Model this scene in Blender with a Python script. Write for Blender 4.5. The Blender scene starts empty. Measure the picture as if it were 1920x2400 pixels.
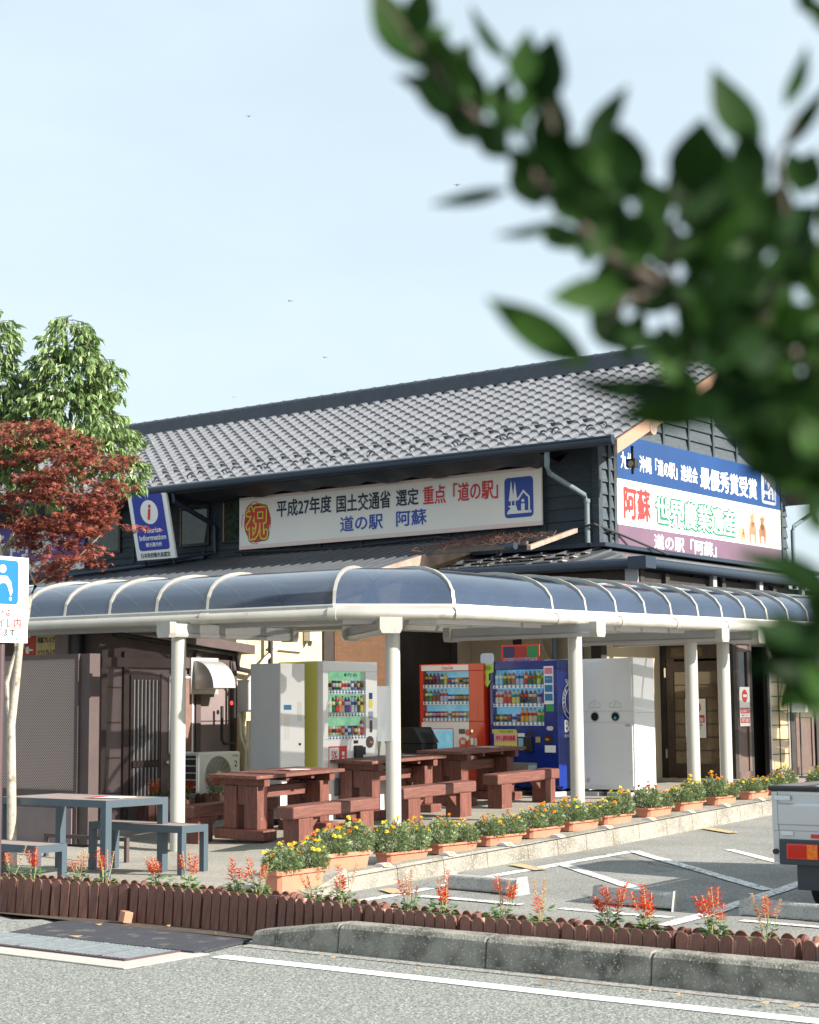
import bpy, math, random
from mathutils import Vector, Matrix
R = math.radians
sc = bpy.context.scene
# ---------------------------------------------------------------- camera, sky, sun, exposure
H = 1.68; PITCH = math.atan(455/4000); ROLL = .0081; FPX = 4000.0
Rt = Vector((1, 0, 0)); Up = Vector((0, -math.sin(PITCH), math.cos(PITCH))); Fw = Vector((0, math.cos(PITCH), math.sin(PITCH)))
Rr = math.cos(ROLL)*Rt - math.sin(ROLL)*Up; Ur = math.sin(ROLL)*Rt + math.cos(ROLL)*Up
cam_d = bpy.data.cameras.new('camera'); cam = bpy.data.objects.new('camera', cam_d); sc.collection.objects.link(cam)
m = Matrix((Rr, Ur, -Fw)).transposed().to_4x4(); m.translation = (0, 0, H); cam.matrix_world = m
cam_d.sensor_fit = 'HORIZONTAL'; cam_d.sensor_width = 24.0; cam_d.lens = 50.0
cam_d.clip_start = .05; cam_d.clip_end = 2000
cam_d.dof.use_dof = True; cam_d.dof.focus_distance = 17.0; cam_d.dof.aperture_fstop = 4.2; cam_d.dof.aperture_blades = 0
sc.camera = cam
SUN_AZ = Vector((.875, -.485, 0)).normalized(); SUN_EL = R(29)
w = bpy.data.worlds.new('World'); sc.world = w; w.use_nodes = True
nt = w.node_tree; nt.nodes.clear(); N = nt.nodes.new; LK = nt.links.new
out = N('ShaderNodeOutputWorld'); bg = N('ShaderNodeBackground'); sky = N('ShaderNodeTexSky'); sky.sky_type = 'NISHITA'
sky.sun_disc = False; sky.sun_elevation = SUN_EL; sky.sun_rotation = math.atan2(SUN_AZ.x, SUN_AZ.y)
sky.dust_density = 2.5; sky.air_density = 1.0; sky.ozone_density = 1.0
tc = N('ShaderNodeTexCoord'); mp = N('ShaderNodeMapping'); mp.inputs['Scale'].default_value = (1.6, 1.6, 4.5)
nz = N('ShaderNodeTexNoise'); nz.inputs['Scale'].default_value = 1.7; nz.inputs['Detail'].default_value = 7; nz.inputs['Roughness'].default_value = .55
cr = N('ShaderNodeValToRGB'); cr.color_ramp.elements[0].position = .36; cr.color_ramp.elements[0].color = (.70, .70, .70, 1)
cr.color_ramp.elements[1].position = .68; cr.color_ramp.elements[1].color = (.85, .85, .85, 1)
mx = N('ShaderNodeMixRGB'); mx.inputs[2].default_value = (5.2, 6.15, 6.65, 1)      # thin high veil of cloud over the sky
LK(tc.outputs['Generated'], mp.inputs[0]); LK(mp.outputs[0], nz.inputs['Vector']); LK(nz.outputs[0], cr.inputs[0])
LK(cr.outputs[0], mx.inputs[0]); LK(sky.outputs[0], mx.inputs[1]); LK(mx.outputs[0], bg.inputs[0]); LK(bg.outputs[0], out.inputs[0])
bg.inputs[1].default_value = .075
sl = bpy.data.lights.new('sun', 'SUN'); sl.energy = 4.7; sl.angle = R(.55); sl.color = (1, .93, .83)
so = bpy.data.objects.new('sun', sl); sc.collection.objects.link(so)
sd = Vector((SUN_AZ.x*math.cos(SUN_EL), SUN_AZ.y*math.cos(SUN_EL), math.sin(SUN_EL)))
so.rotation_euler = sd.to_track_quat('Z', 'Y').to_euler(); so.location = (12, -6, 14)
sc.view_settings.view_transform = 'Standard'; sc.view_settings.look = 'None'; sc.view_settings.gamma = 1; sc.view_settings.exposure = 1.2
sc.cycles.max_bounces = 7; sc.cycles.transparent_max_bounces = 12; sc.cycles.use_denoising = True
sc.cycles.sample_clamp_indirect = 6
random.seed(7); rnd = random.random; ru = random.uniform
# ---------------------------------------------------------------- helpers
COL = sc.collection
def ray(u, v): return Fw + Rr*((u-960)/FPX) - Ur*((v-1200)/FPX)
def at(u, v, y):
    d = ray(u, v); return Vector((0, 0, H)) + d*(y/d.y)
def atz(u, v, z):
    d = ray(u, v); return Vector((0, 0, H)) + d*((z-H)/d.z)
def tag(o, label=None, cat=None, group=None, kind=None):
    if label: o['label'] = label
    if cat: o['category'] = cat
    if group: o['group'] = group
    if kind: o['kind'] = kind
    return o
def empty(name, loc=(0, 0, 0), rz=0, label=None, cat=None, group=None):
    o = bpy.data.objects.new(name, None); COL.objects.link(o); o.location = loc; o.rotation_euler = (0, 0, rz)
    return tag(o, label, cat, group)
MATS = {}
def srgb(c):
    if isinstance(c, str):
        c = [int(c[i:i+2], 16)/255 for i in (0, 2, 4)]
        return tuple(x/12.92 if x <= .04045 else ((x+.055)/1.055)**2.4 for x in c)
    return tuple(c)
def mat(name, col, rough=.6, metal=0, var=.0, scale=6, bump=0, bscale=60, col2=None, thr=.5, soft=.2, alpha=1, spec=.5,
        stretch=(1, 1, 1), emit=0, coat=0, speck=None, sscale=300, sthr=.5, trans=0):
    if name in MATS: return MATS[name]
    M = bpy.data.materials.new(name); M.use_nodes = True; t = M.node_tree; b = t.nodes['Principled BSDF']
    c = srgb(col); b.inputs['Base Color'].default_value = (*c, 1); b.inputs['Roughness'].default_value = rough
    b.inputs['Metallic'].default_value = metal; b.inputs['Alpha'].default_value = alpha
    b.inputs['Specular IOR Level'].default_value = spec; b.inputs['Coat Weight'].default_value = coat
    b.inputs['Coat Roughness'].default_value = .1
    if trans: b.inputs['Transmission Weight'].default_value = trans
    if emit: b.inputs['Emission Color'].default_value = (*c, 1); b.inputs['Emission Strength'].default_value = emit
    def nn(k): return t.nodes.new(k)
    co = None
    if var or bump or col2 or speck:
        tcn = nn('ShaderNodeTexCoord'); mpn = nn('ShaderNodeMapping'); mpn.inputs['Scale'].default_value = stretch
        t.links.new(tcn.outputs['Object'], mpn.inputs[0]); co = mpn.outputs[0]
    cur = None
    if var or col2:
        n1 = nn('ShaderNodeTexNoise'); n1.inputs['Scale'].default_value = scale; n1.inputs['Detail'].default_value = 6; n1.inputs['Roughness'].default_value = .62
        t.links.new(co, n1.inputs['Vector']); rp = nn('ShaderNodeValToRGB')
        rp.color_ramp.elements[0].position = max(0, thr-soft); rp.color_ramp.elements[1].position = min(1, thr+soft)
        if col2: a, bb = c, srgb(col2)
        else: a, bb = tuple(x*(1-var) for x in c), tuple(min(1, x*(1+var)) for x in c)
        rp.color_ramp.elements[0].color = (*a, 1); rp.color_ramp.elements[1].color = (*bb, 1)
        t.links.new(n1.outputs[0], rp.inputs[0]); cur = rp.outputs[0]
    if speck:
        for k, sp_ in enumerate(speck):
            sc_, sth, colr = sp_[:3]; wid_ = sp_[3] if len(sp_) > 3 else .05
            n2 = nn('ShaderNodeTexNoise'); n2.inputs['Scale'].default_value = sc_; n2.inputs['Detail'].default_value = 2
            t.links.new(tcn.outputs['Object'], n2.inputs['Vector']); r2 = nn('ShaderNodeValToRGB')
            r2.color_ramp.elements[0].position = sth; r2.color_ramp.elements[1].position = min(1, sth+wid_)
            r2.color_ramp.elements[0].color = (0, 0, 0, 1); r2.color_ramp.elements[1].color = (1, 1, 1, 1)
            t.links.new(n2.outputs[0], r2.inputs[0]); m2 = nn('ShaderNodeMixRGB'); m2.inputs[2].default_value = (*srgb(colr), 1)
            t.links.new(r2.outputs[0], m2.inputs[0])
            if cur: t.links.new(cur, m2.inputs[1])
            else: m2.inputs[1].default_value = (*c, 1)
            cur = m2.outputs[0]
    if cur: t.links.new(cur, b.inputs['Base Color'])
    if bump:
        n3 = nn('ShaderNodeTexNoise'); n3.inputs['Scale'].default_value = bscale; n3.inputs['Detail'].default_value = 4
        t.links.new(co, n3.inputs['Vector']); bp = nn('ShaderNodeBump'); bp.inputs['Strength'].default_value = bump; bp.inputs['Distance'].default_value = .01
        t.links.new(n3.outputs[0], bp.inputs['Height']); t.links.new(bp.outputs[0], b.inputs['Normal'])
    MATS[name] = M; return M
def leafmat(name, c1, c2, rough=.45, sub=.0, trans=.25):
    if name in MATS: return MATS[name]
    M = bpy.data.materials.new(name); M.use_nodes = True; t = M.node_tree; b = t.nodes['Principled BSDF']
    g = t.nodes.new('ShaderNodeNewGeometry'); rp = t.nodes.new('ShaderNodeValToRGB')
    rp.color_ramp.elements[0].color = (*srgb(c1), 1); rp.color_ramp.elements[1].color = (*srgb(c2), 1)
    t.links.new(g.outputs['Random Per Island'], rp.inputs[0]); t.links.new(rp.outputs[0], b.inputs['Base Color'])
    b.inputs['Roughness'].default_value = rough
    b.inputs['Specular IOR Level'].default_value = .3; tr = t.nodes.new('ShaderNodeBsdfTranslucent'); ms = t.nodes.new('ShaderNodeMixShader'); ms.inputs[0].default_value = trans
    t.links.new(rp.outputs[0], tr.inputs[0]); t.links.new(b.outputs[0], ms.inputs[1]); t.links.new(tr.outputs[0], ms.inputs[2])
    t.links.new(ms.outputs[0], t.nodes['Material Output'].inputs[0]); MATS[name] = M; return M
def link(name, me, parent=None, loc=None, rot=None):
    o = bpy.data.objects.new(name, me); COL.objects.link(o)
    if parent: o.parent = parent
    if loc is not None: o.location = loc
    if rot is not None: o.rotation_euler = rot
    return o
class MB:
    def __init__(s): s.v = []; s.f = []; s.m = []
    def add(s, vs, fs, m=0):
        n = len(s.v); s.v += [tuple(p) for p in vs]; s.f += [tuple(i+n for i in f) for f in fs]; s.m += [m]*len(fs); return s
    def box(s, x0, y0, z0, x1, y1, z1, m=0):
        return s.add([(x0,y0,z0),(x1,y0,z0),(x1,y1,z0),(x0,y1,z0),(x0,y0,z1),(x1,y0,z1),(x1,y1,z1),(x0,y1,z1)],
            [(0,3,2,1),(4,5,6,7),(0,1,5,4),(1,2,6,5),(2,3,7,6),(3,0,4,7)], m)
    def prism(s, poly, a, b, ax='y', m=0):      # polygon in the plane across an axis, from a to b
        def P(p, t):
            return (p[0], t, p[1]) if ax == 'y' else ((t, p[0], p[1]) if ax == 'x' else (p[0], p[1], t))
        n = len(poly); vs = [P(p, a) for p in poly]+[P(p, b) for p in poly]
        return s.add(vs, [tuple(range(n)), tuple(range(2*n-1, n-1, -1))]+[(i, (i+1) % n, n+(i+1) % n, n+i) for i in range(n)], m)
    def tube(s, pts, r, n=8, m=0, cap=True):
        pts = [Vector(p) for p in pts]; rs = r if isinstance(r, (list, tuple)) else [r]*len(pts); base = len(s.v); vs = []
        for i, p in enumerate(pts):
            d = (pts[min(i+1, len(pts)-1)]-pts[max(i-1, 0)]).normalized()
            u = d.cross(Vector((0, 0, 1)) if abs(d.z) < .9 else Vector((1, 0, 0))).normalized(); w_ = d.cross(u)
            for k in range(n):
                a = 2*math.pi*k/n; vs.append(p+(u*math.cos(a)+w_*math.sin(a))*rs[i])
        fs = [(i*n+k, i*n+(k+1) % n, (i+1)*n+(k+1) % n, (i+1)*n+k) for i in range(len(pts)-1) for k in range(n)]
        if cap: fs += [tuple(range(n)), tuple(range(len(pts)*n-1, (len(pts)-1)*n-1, -1))]
        return s.add(vs, fs, m)
    def lathe(s, prof, c=(0, 0, 0), n=12, m=0):
        vs = [(c[0]+r*math.cos(2*math.pi*k/n), c[1]+r*math.sin(2*math.pi*k/n), c[2]+z) for r, z in prof for k in range(n)]
        fs = [(i*n+k, i*n+(k+1) % n, (i+1)*n+(k+1) % n, (i+1)*n+k) for i in range(len(prof)-1) for k in range(n)]
        fs += [tuple(range(n-1, -1, -1)), tuple(range((len(prof)-1)*n, len(prof)*n))]
        return s.add(vs, fs, m)
    def mesh(s, name, mats, smooth=False):
        me = bpy.data.meshes.new(name); me.from_pydata(s.v, [], s.f)
        mats = mats if isinstance(mats, (list, tuple)) else [mats]
        for x in mats: me.materials.append(x)
        if len(mats) > 1: me.polygons.foreach_set('material_index', s.m)
        if smooth: me.polygons.foreach_set('use_smooth', [True]*len(me.polygons))
        me.update(); return me
    def build(s, name, mats, parent=None, smooth=False, bevel=0, loc=None, rot=None, seg=2):
        o = link(name, s.mesh(name, mats, smooth), parent, loc, rot)
        if bevel:
            b = o.modifiers.new('bevel', 'BEVEL'); b.width = bevel; b.segments = seg; b.limit_method = 'ANGLE'; b.angle_limit = R(40)
        if smooth:
            try:
                e = o.modifiers.new('split', 'EDGE_SPLIT'); e.split_angle = R(40)
            except Exception: pass
        return o
def copy_tree(o, parent=None):
    c = o.copy(); COL.objects.link(c)
    if parent: c.parent = parent
    for ch in list(o.children): copy_tree(ch, c)
    return c
TXT = []
def text(s, parent, mt, x0, x1, z0, z1, y=-.004, bold=.0, name='lettering', plane='xz', shear=0, vert=False):
    """lettering fitted to the rectangle x0..x1, z0..z1 in the parent's own x-z plane, converted to mesh at the end"""
    cu = bpy.data.curves.new(name, 'FONT'); cu.body = s; cu.size = 1; cu.extrude = 0; cu.shear = shear
    cu.resolution_u = 3
    o = bpy.data.objects.new('tmp', cu); COL.objects.link(o); TXT.append((o, parent, mt, x0, x1, z0, z1, y, name, plane, bold))
def flush_text():
    dg = bpy.context.evaluated_depsgraph_get(); dg.update()
    for o, parent, mt, x0, x1, z0, z1, y, name, plane, bold in TXT:
        me = bpy.data.meshes.new_from_object(o.evaluated_get(dg)); xs = [v.co.x for v in me.vertices]; ys = [v.co.y for v in me.vertices]
        if xs:
            ax, bx, ay, by = min(xs), max(xs), min(ys), max(ys)
            r_ = bold*1.1*(z1-z0); P = []; Fc = []; fs = [tuple(p.vertices) for p in me.polygons]   # heavier strokes: shifted layers a hair apart
            sh = [(0, 0)]+([(r_*math.cos(R(a)), r_*math.sin(R(a))) for a in range(0, 360, 45 if bold > .035 else 90)] if bold else [])
            for i, (sx, sz) in enumerate(sh):
                yy = y+(.00012*i if plane == 'xz' else -.00012*i); n0 = len(P)
                for v in me.vertices:
                    X = x0+r_+(v.co.x-ax)/(bx-ax)*(x1-x0-2*r_)+sx; Z = z0+r_+(v.co.y-ay)/(by-ay)*(z1-z0-2*r_)+sz
                    P.append((X, yy, Z) if plane == 'xz' else ((yy, X, Z) if plane == 'yz' else (X, Z, yy)))
                Fc += [tuple(q+n0 for q in f_) for f_ in fs]
            m2 = bpy.data.meshes.new(name); m2.from_pydata(P, [], Fc); m2.materials.append(mt); link(name, m2, parent)
        bpy.data.meshes.remove(me); cu = o.data; bpy.data.objects.remove(o); bpy.data.curves.remove(cu)
def rect(x0, z0, x1, z1, y, m=None, r=0, th=.002, n=4):
    """thin plate in the x-z plane with rounded corners, front at y"""
    mb = MB(); pts = []
    if r:
        for cx, cz, a0 in ((x1-r, z1-r, 0), (x0+r, z1-r, 90), (x0+r, z0+r, 180), (x1-r, z0+r, 270)):
            for k in range(n+1):
                a = R(a0+90*k/n); pts.append((cx+r*math.cos(a), cz+r*math.sin(a)))
    else: pts = [(x0, z0), (x1, z0), (x1, z1), (x0, z1)]
    return mb.prism(pts, y, y+th, 'y')
def disc(cx, cz, r, y, th=.002, n=20, ry=None):
    return MB().prism([(cx+r*math.cos(2*math.pi*k/n), cz+(ry or r)*math.sin(2*math.pi*k/n)) for k in range(n)], y, y+th, 'y')
def ss(t):
    t = max(0, min(1, t)); return t*t*(3-2*t)
def yard(x, y):
    z = -.07537+.1099*x+.01089*y+.00048*x*x-.00395*x*y+.00029*y*y
    z -= .08*math.exp(-((x+2.8)**2+(y-19.2)**2)/1.6)
    return max(z, .006)
def base(x, y):
    return .027*max(0, min(y, 40)-14)*ss((x+1.5)/2.5)
A_ANG = R(-37); B_ANG = R(53)
ea = Vector((.7986, -.6018, 0)); eb = Vector((.6018, .7986, 0))
# ---------------------------------------------------------------- materials
asph = mat('asphalt_road', (.20, .208, .19), .9, var=.10, scale=1.3, bump=.55, bscale=90,
    speck=[(46, .535, (.10, .11, .105)), (58, .55, (.37, .38, .35)), (90, .58, (.06, .07, .07)), (38, .63, (.44, .44, .41))])
park = mat('asphalt_parking', (.205, .203, .188), .9, var=.30, scale=.8, bump=.4, bscale=120,
    speck=[(60, .56, (.10, .10, .10)), (75, .57, (.36, .36, .33)), (2.4, .66, (.20, .185, .16))])
pave = mat('asphalt_yard', (.30, .28, .24), .92, var=.20, scale=1.6, bump=.4, bscale=110,
    speck=[(55, .56, (.14, .135, .12)), (70, .57, (.38, .36, .32)), (1.7, .62, (.27, .255, .22))])
kerbm = mat('kerb_concrete', (.27, .255, .22), .9, var=.2, scale=5, bump=.5, bscale=70, speck=[(3.2, .42, (.15, .135, .105), .30), (60, .56, (.38, .36, .31)), (30, .62, (.14, .13, .11), .1)])
kerbd = mat('kerb_weathered', (.225, .215, .185), .92, var=.25, scale=4, bump=.8, bscale=60, speck=[(6, .42, (.075, .07, .058), .30), (22, .55, (.27, .26, .22), .2), (75, .62, (.42, .41, .37))])
whitel = mat('road_paint', (.72, .72, .70), .8, var=.05, scale=9, bump=.3, bscale=120, speck=[(40, .68, (.35, .35, .33))])
wornl = mat('worn_paint', (.68, .68, .66), .85, var=.1, scale=9, bump=.3, bscale=120, speck=[(28, .545, (.24, .24, .23)), (6, .62, (.36, .36, .34))])
oran = mat('worn_orange_paint', (.50, .36, .19), .85, var=.15, scale=12, speck=[(30, .55, (.27, .25, .2))])
steelw = mat('canopy_aluminium', (.43, .415, .375), .34, .3, var=.12, scale=2.5, speck=[(7, .64, (.30, .28, .24), .15)])
steelg = mat('canopy_frame_grey', (.42, .42, .41), .4, .3, var=.05, scale=3)
darkb = mat('dark_blue_metal', (.028, .042, .065), .38, .3, var=.1, scale=5)
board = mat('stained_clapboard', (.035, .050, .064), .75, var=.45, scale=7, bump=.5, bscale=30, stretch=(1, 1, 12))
boardb = mat('stained_clapboard_sunlight_tint', (.052, .070, .084), .75, var=.45, scale=7, bump=.5, bscale=30, stretch=(1, 1, 12))  # lighter copy of the clapboard, sunlight on the gable put into its colour
dark = mat('dark_timber', (.030, .024, .021), .7, var=.3, scale=8)
blk = mat('black_paint', (.015, .016, .018), .5)
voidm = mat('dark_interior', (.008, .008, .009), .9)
tile = mat('roof_tile', (.132, .137, .153), .55, var=.14, scale=3, bump=.2, bscale=40)
tiled = mat('ridge_tile', (.045, .055, .075), .42, var=.2, scale=5)
metroof = mat('corrugated_metal', (.13, .14, .155), .38, .5, var=.15, scale=2)
cream = mat('cream_render', (.52, .435, .29), .85, var=.05, scale=2, bump=.15, bscale=80)
brownp = mat('brown_painted_panel', (.185, .142, .142), .7, var=.12, scale=3, bump=.1, bscale=30)
brownd = mat('brown_painted_trim', (.075, .052, .050), .65, var=.15, scale=5)
wood_lt = mat('sunny_barge_board', (.37, .22, .15), .7, var=.2, scale=5, bump=.3, bscale=30, stretch=(1, 8, 8))
wood_gr = mat('weathered_wood', (.30, .23, .18), .85, var=.3, scale=6, bump=.4, bscale=40)
redw = mat('red_brown_timber', (.155, .060, .045), .55, var=.42, scale=4, bump=.35, bscale=30, stretch=(1, 12, 12), speck=[(18, .66, (.30, .17, .12), .1)])
redw2 = mat('red_brown_timber_upright', (.15, .052, .038), .55, var=.42, scale=4, bump=.35, bscale=30, stretch=(11, 11, 1), speck=[(16, .67, (.28, .16, .11), .1)])
pick = mat('picket_paint', (.165, .070, .050), .65, var=.35, scale=7, bump=.4, bscale=40, stretch=(7, 7, 1.2), speck=[(14, .66, (.21, .12, .10))])
terra = mat('terracotta_plastic', (.52, .215, .135), .6, var=.08, scale=4)
soil = mat('soil', (.07, .05, .035), .95, var=.4, scale=20, bump=.8, bscale=50)
white = mat('white_enamel', (.84, .84, .83), .35)
whites = mat('white_board', (.78, .78, .76), .45)
grey = mat('grey_enamel', (.40, .42, .42), .4, var=.03, scale=2)
lgrey = mat('brushed_cabinet', (.62, .64, .64), .38, .25, var=.03, scale=2)
glassd = mat('dark_glass', (.012, .016, .016), .06, spec=.8)
ink = mat('ink_black', (.015, .02, .03), .5)
def flat(c, n=None): return mat(n or 'paint_'+(c if isinstance(c, str) else '_'.join(str(int(x*100)) for x in c)), c, .45)
redp = mat('ink_red', (.62, .035, .03), .5); bluep = mat('ink_blue', (.012, .055, .33), .45); navy = mat('ink_navy', (.012, .06, .20), .5)
# ---------------------------------------------------------------- ground
g = MB(); xs = []
x = -60.0
while x < 70: xs.append(x); x += (.5 if -8 < x < 12 else 6)
ys = []; y = -12.0
while y < 160: ys.append(y); y += (.5 if 8 < y < 30 else 5)
KT = [(-.95, 14.3), (-.57, 15.74), (1.2, 17.77), (2.58, 19.58), (4.54, 22.35), (9.1, 28.8)]     # kerb front line
def kx(yy):
    for (a, b), (c, d) in zip(KT, KT[1:]):
        if b <= yy <= d: return a+(c-a)*(yy-b)/(d-b)
    return KT[0][0] if yy < KT[0][1] else KT[-1][0]+(yy-KT[-1][1])*.7
def gz(x, y):
    z = base(x, y)
    if y > 13 and x < kx(y)-.05 and (y-14.6) > -.62*(x+3.6): z = min(z, yard(x, y)-.06)
    return z
for yy in ys:
    for xx in xs: g.v.append((xx, yy, gz(xx, yy)-.002))
nx = len(xs)
g.f = [(j*nx+i, j*nx+i+1, (j+1)*nx+i+1, (j+1)*nx+i) for j in range(len(ys)-1) for i in range(nx-1)]; g.m = [0]*len(g.f)
tag(g.build('ground', park, smooth=True), kind='structure')
far = MB(); far.add([(-900, -900, -.4), (900, -900, -.4), (900, 900, -.4), (-900, 900, -.4)], [(0, 1, 2, 3)])
tag(far.build('far_ground', park), kind='structure')
# road: everything in front of the near kerb
kl0 = Vector((-1.2, 12.38, 0)); 
rd = MB(); o0 = kl0-ea*40; o1 = kl0+ea*40
rd.add([o0+Vector((0, 0, .004)), o1+Vector((0, 0, .004)), o1-eb*30+Vector((0, 0, .004)), o0-eb*30+Vector((0, 0, .004))], [(0, 1, 2, 3)])
tag(rd.build('road', asph), kind='structure')
# yard paving sheet
yd = MB(); LB = [(-26, 31), (-14, 22.4), (-3.6, 14.85), (-1.2, 13.05), (-.96, 14.2)]+KT[1:]
FB = [(-34, 60), (-20, 45), (-10, 42), (-6, 42), (-3, 42), (0, 42), (4, 42), (8, 42), (12, 42), (24, 44)]
NS, NT = 10, 60; rows = []
for i in range(len(LB)-1):
    for k in range(NS if i < len(LB)-2 else NS+1):
        t = k/NS; a = Vector(LB[i]).lerp(Vector(LB[i+1]), t); b = Vector(FB[i]).lerp(Vector(FB[i+1]), t); rows.append((a, b))
for a, b in rows:
    for j in range(NT+1):
        p = a.lerp(b, (j/NT)**1.6); yd.v.append((p.x, p.y, yard(p.x, p.y)+.004))
yd.f = [(i*(NT+1)+j, i*(NT+1)+j+1, (i+1)*(NT+1)+j+1, (i+1)*(NT+1)+j) for i in range(len(rows)-1) for j in range(NT)]; yd.m = [0]*len(yd.f)
yd.f = [tuple(reversed(f)) for f in yd.f]
tag(yd.build('yard_paving', pave, smooth=True), kind='structure')
# yard kerb, laid in stones
kb = MB()
def seg_pts(P, step):
    out_ = []
    for a, b in zip(P, P[1:]):
        a, b = Vector(a), Vector(b); n = max(1, round((b-a).length/step))
        for k in range(n): out_.append((a.lerp(b, k/n), a.lerp(b, (k+1)/n), (b-a).normalized()))
    return out_
for a, b, d in seg_pts(KT, .62):
    nrm = Vector((-d.y, d.x)); a2 = a+d*.004; b2 = b-d*.004; vs = []
    for p in (a2, b2):
        zt = max(yard(p.x, p.y), base(p.x, p.y)+.16)
        if p.y < 15.74: zt = base(p.x, p.y)+.03+.17*ss((p.y-14.2)/1.5)
        zb = base(p.x, p.y)-.05
        vs += [(p.x, p.y, zb), (p.x+nrm.x*.02, p.y+nrm.y*.02, zt-.02), (p.x+nrm.x*.04, p.y+nrm.y*.04, zt+.005), (p.x+nrm.x*.17, p.y+nrm.y*.17, zt+.008), (p.x+nrm.x*.17, p.y+nrm.y*.17, zb)]
    kb.add(vs, [(0,1,6,5),(1,2,7,6),(2,3,8,7),(3,4,9,8),(0,4,3,2,1),(5,6,7,8,9)])
tag(kb.build('yard_kerb', kerbm), kind='structure')
# near kerb, in long stones
kb = MB(); K0 = Vector((-1.16, 12.37, 0))
cuts = [0, .80, 2.02, 3.22, 4.42, 5.62, 6.82]
for a, b in zip(cuts, cuts[1:]):
    h0 = .10 if a == 0 else .205; vs = []
    for t, h in ((a+.004, h0), (b-.004, .205)):
        p = K0+ea*t
        for q, z in ((0, -.02), (.025, h-.03), (.05, h), (.20, h+.004), (.22, -.02)): vs.append(p+eb*q+Vector((0, 0, z)))
    kb.add(vs, [(0,1,6,5),(1,2,7,6),(2,3,8,7),(3,4,9,8),(0,4,3,2,1),(5,6,7,8,9)])
tag(kb.build('roadside_kerb', kerbd, bevel=.012), kind='structure')
st = MB(); p = K0-eb*.10; q = K0-eb*.0
st.add([p+Vector((0,0,.008)), p+ea*8+Vector((0,0,.008)), q+ea*8+Vector((0,0,.012)), q+Vector((0,0,.012))], [(0,1,2,3)])
tag(st.build('gutter_strip', mat('gutter_concrete', (.30,.29,.27), .9, var=.3, scale=12, speck=[(60,.55,(.13,.12,.11))])), kind='structure')
bd = MB(); p = K0+eb*.22; bd.add([p-ea*7+Vector((0,0,.012)), p+ea*9+Vector((0,0,.012)), p+ea*9+eb*.30+Vector((0,0,.012)), p-ea*7+eb*.30+Vector((0,0,.012))], [(0,1,2,3)])
tag(bd.build('planting_strip', soil), kind='structure')
def paint(name, pts, wd, m_, lift=.006, z=None, jag=0):
    mb = MB(); P = [Vector(p) for p in pts]
    dense = []
    for a, b in zip(P, P[1:]):
        n = max(1, int((b-a).length/.25)); dense += [a.lerp(b, k/n) for k in range(n)]
    dense.append(P[-1]); vs = []
    for i, p in enumerate(dense):
        d = (dense[min(i+1, len(dense)-1)]-dense[max(i-1, 0)]).normalized(); n = Vector((-d.y, d.x))
        for s in (-1, 1):
            q = p+n*s*wd*(.5+jag*ru(-.12, .12)); vs.append((q.x, q.y, (z if z is not None else base(q.x, q.y))+lift))
    mb.add(vs, [(2*i, 2*i+1, 2*i+3, 2*i+2) for i in range(len(dense)-1)]); return tag(mb.build(name, m_), kind='structure')
paint('road_edge_line', [(-1.32, 11.82), (-.2, 10.99), (.68, 10.33), (1.49, 9.73), (2.15, 9.26), (5, 7.1)], .15, whitel, .009, 0, .3)
paint('road_edge_line', [(-6, 15.3), (-2.93, 12.98)], .15, whitel, .009, 0)
for k, (pl, wd) in enumerate([([(-.44,15.02),(1.139,16.966),(2.352,18.477)],.13), ([(1.475,17.43),(1.998,15.514),(2.2,14.6)],.13), ([(2.352,18.477),(3.137,15.333)],.13),
        ([(3.392,18.564),(3.699,17.352)],.12), ([(4.6,17.3),(3.482,15.712),(1.906,13.262)],.14), ([(.062,15.209),(.909,14.568)],.10),
        ([(1.215,14.354),(2.05,13.779)],.10), ([(2.552,13.531),(3.3,12.9)],.10)]):
    paint('parking_line', pl, wd, wornl, .004+.002*(k % 3), jag=.5)
for k, pl in enumerate([[(1.017,17.356),(1.258,16.89)], [(3.533,20.815),(3.758,20.242)], [(-.241,15.772),(-.103,15.423)]]):
    paint('orange_marking', pl, .16, oran, .012, jag=.5)
def crack(pts, seed):
    random.seed(seed); P = [Vector(p) for p in pts]; d = []
    for a, b in zip(P, P[1:]):
        n = max(2, int((b-a).length/.09)); d += [a.lerp(b, k/n)+Vector((ru(-.03, .03), ru(-.03, .03))) for k in range(n)]
    mb = MB(); vs = []
    for p in d:
        w_ = ru(.002, .008); vs += [(p.x-w_, p.y-w_, base(p.x, p.y)+.0085), (p.x+w_, p.y+w_, base(p.x, p.y)+.0085)]
    mb.add(vs, [(2*i, 2*i+1, 2*i+3, 2*i+2) for i in range(len(d)-1)]); tag(mb.build('asphalt_crack', mat('crack_fill', (.05, .05, .048), .95)), kind='structure')
crack([(.2, 14.9), (.9, 16.2), (1.5, 16.6), (2.9, 16.9), (4.2, 18.4)], 1); crack([(2.0, 18.2), (2.6, 17.0), (3.0, 16.4)], 2); crack([(-.2, 15.4), (.6, 17.0)], 3); crack([(1.9, 14.9), (2.6, 14.7), (3.3, 15.1)], 4); crack([(1.2, 13.6), (1.6, 14.2), (1.5, 15.2)], 5)
# ---------------------------------------------------------------- the building (local frame: x along the long front, y into the building)
Q = Vector((2.93, 26.4, 0))
bld = empty('station_shop_building', Q, A_ANG, 'two-storey dark timber shop building with grey tiled gable roof behind the canopy', 'building')
def loc2w(X, Y, Z=0): return Q+ea*X+eb*Y+Vector((0, 0, Z))
LX = -19.5; DY = 6.85; EO = 1.08; VO = 1.0; SL = .46; EZ = 5.60; RY = DY/2; RZ = EZ+SL*(RY+EO)
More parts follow.
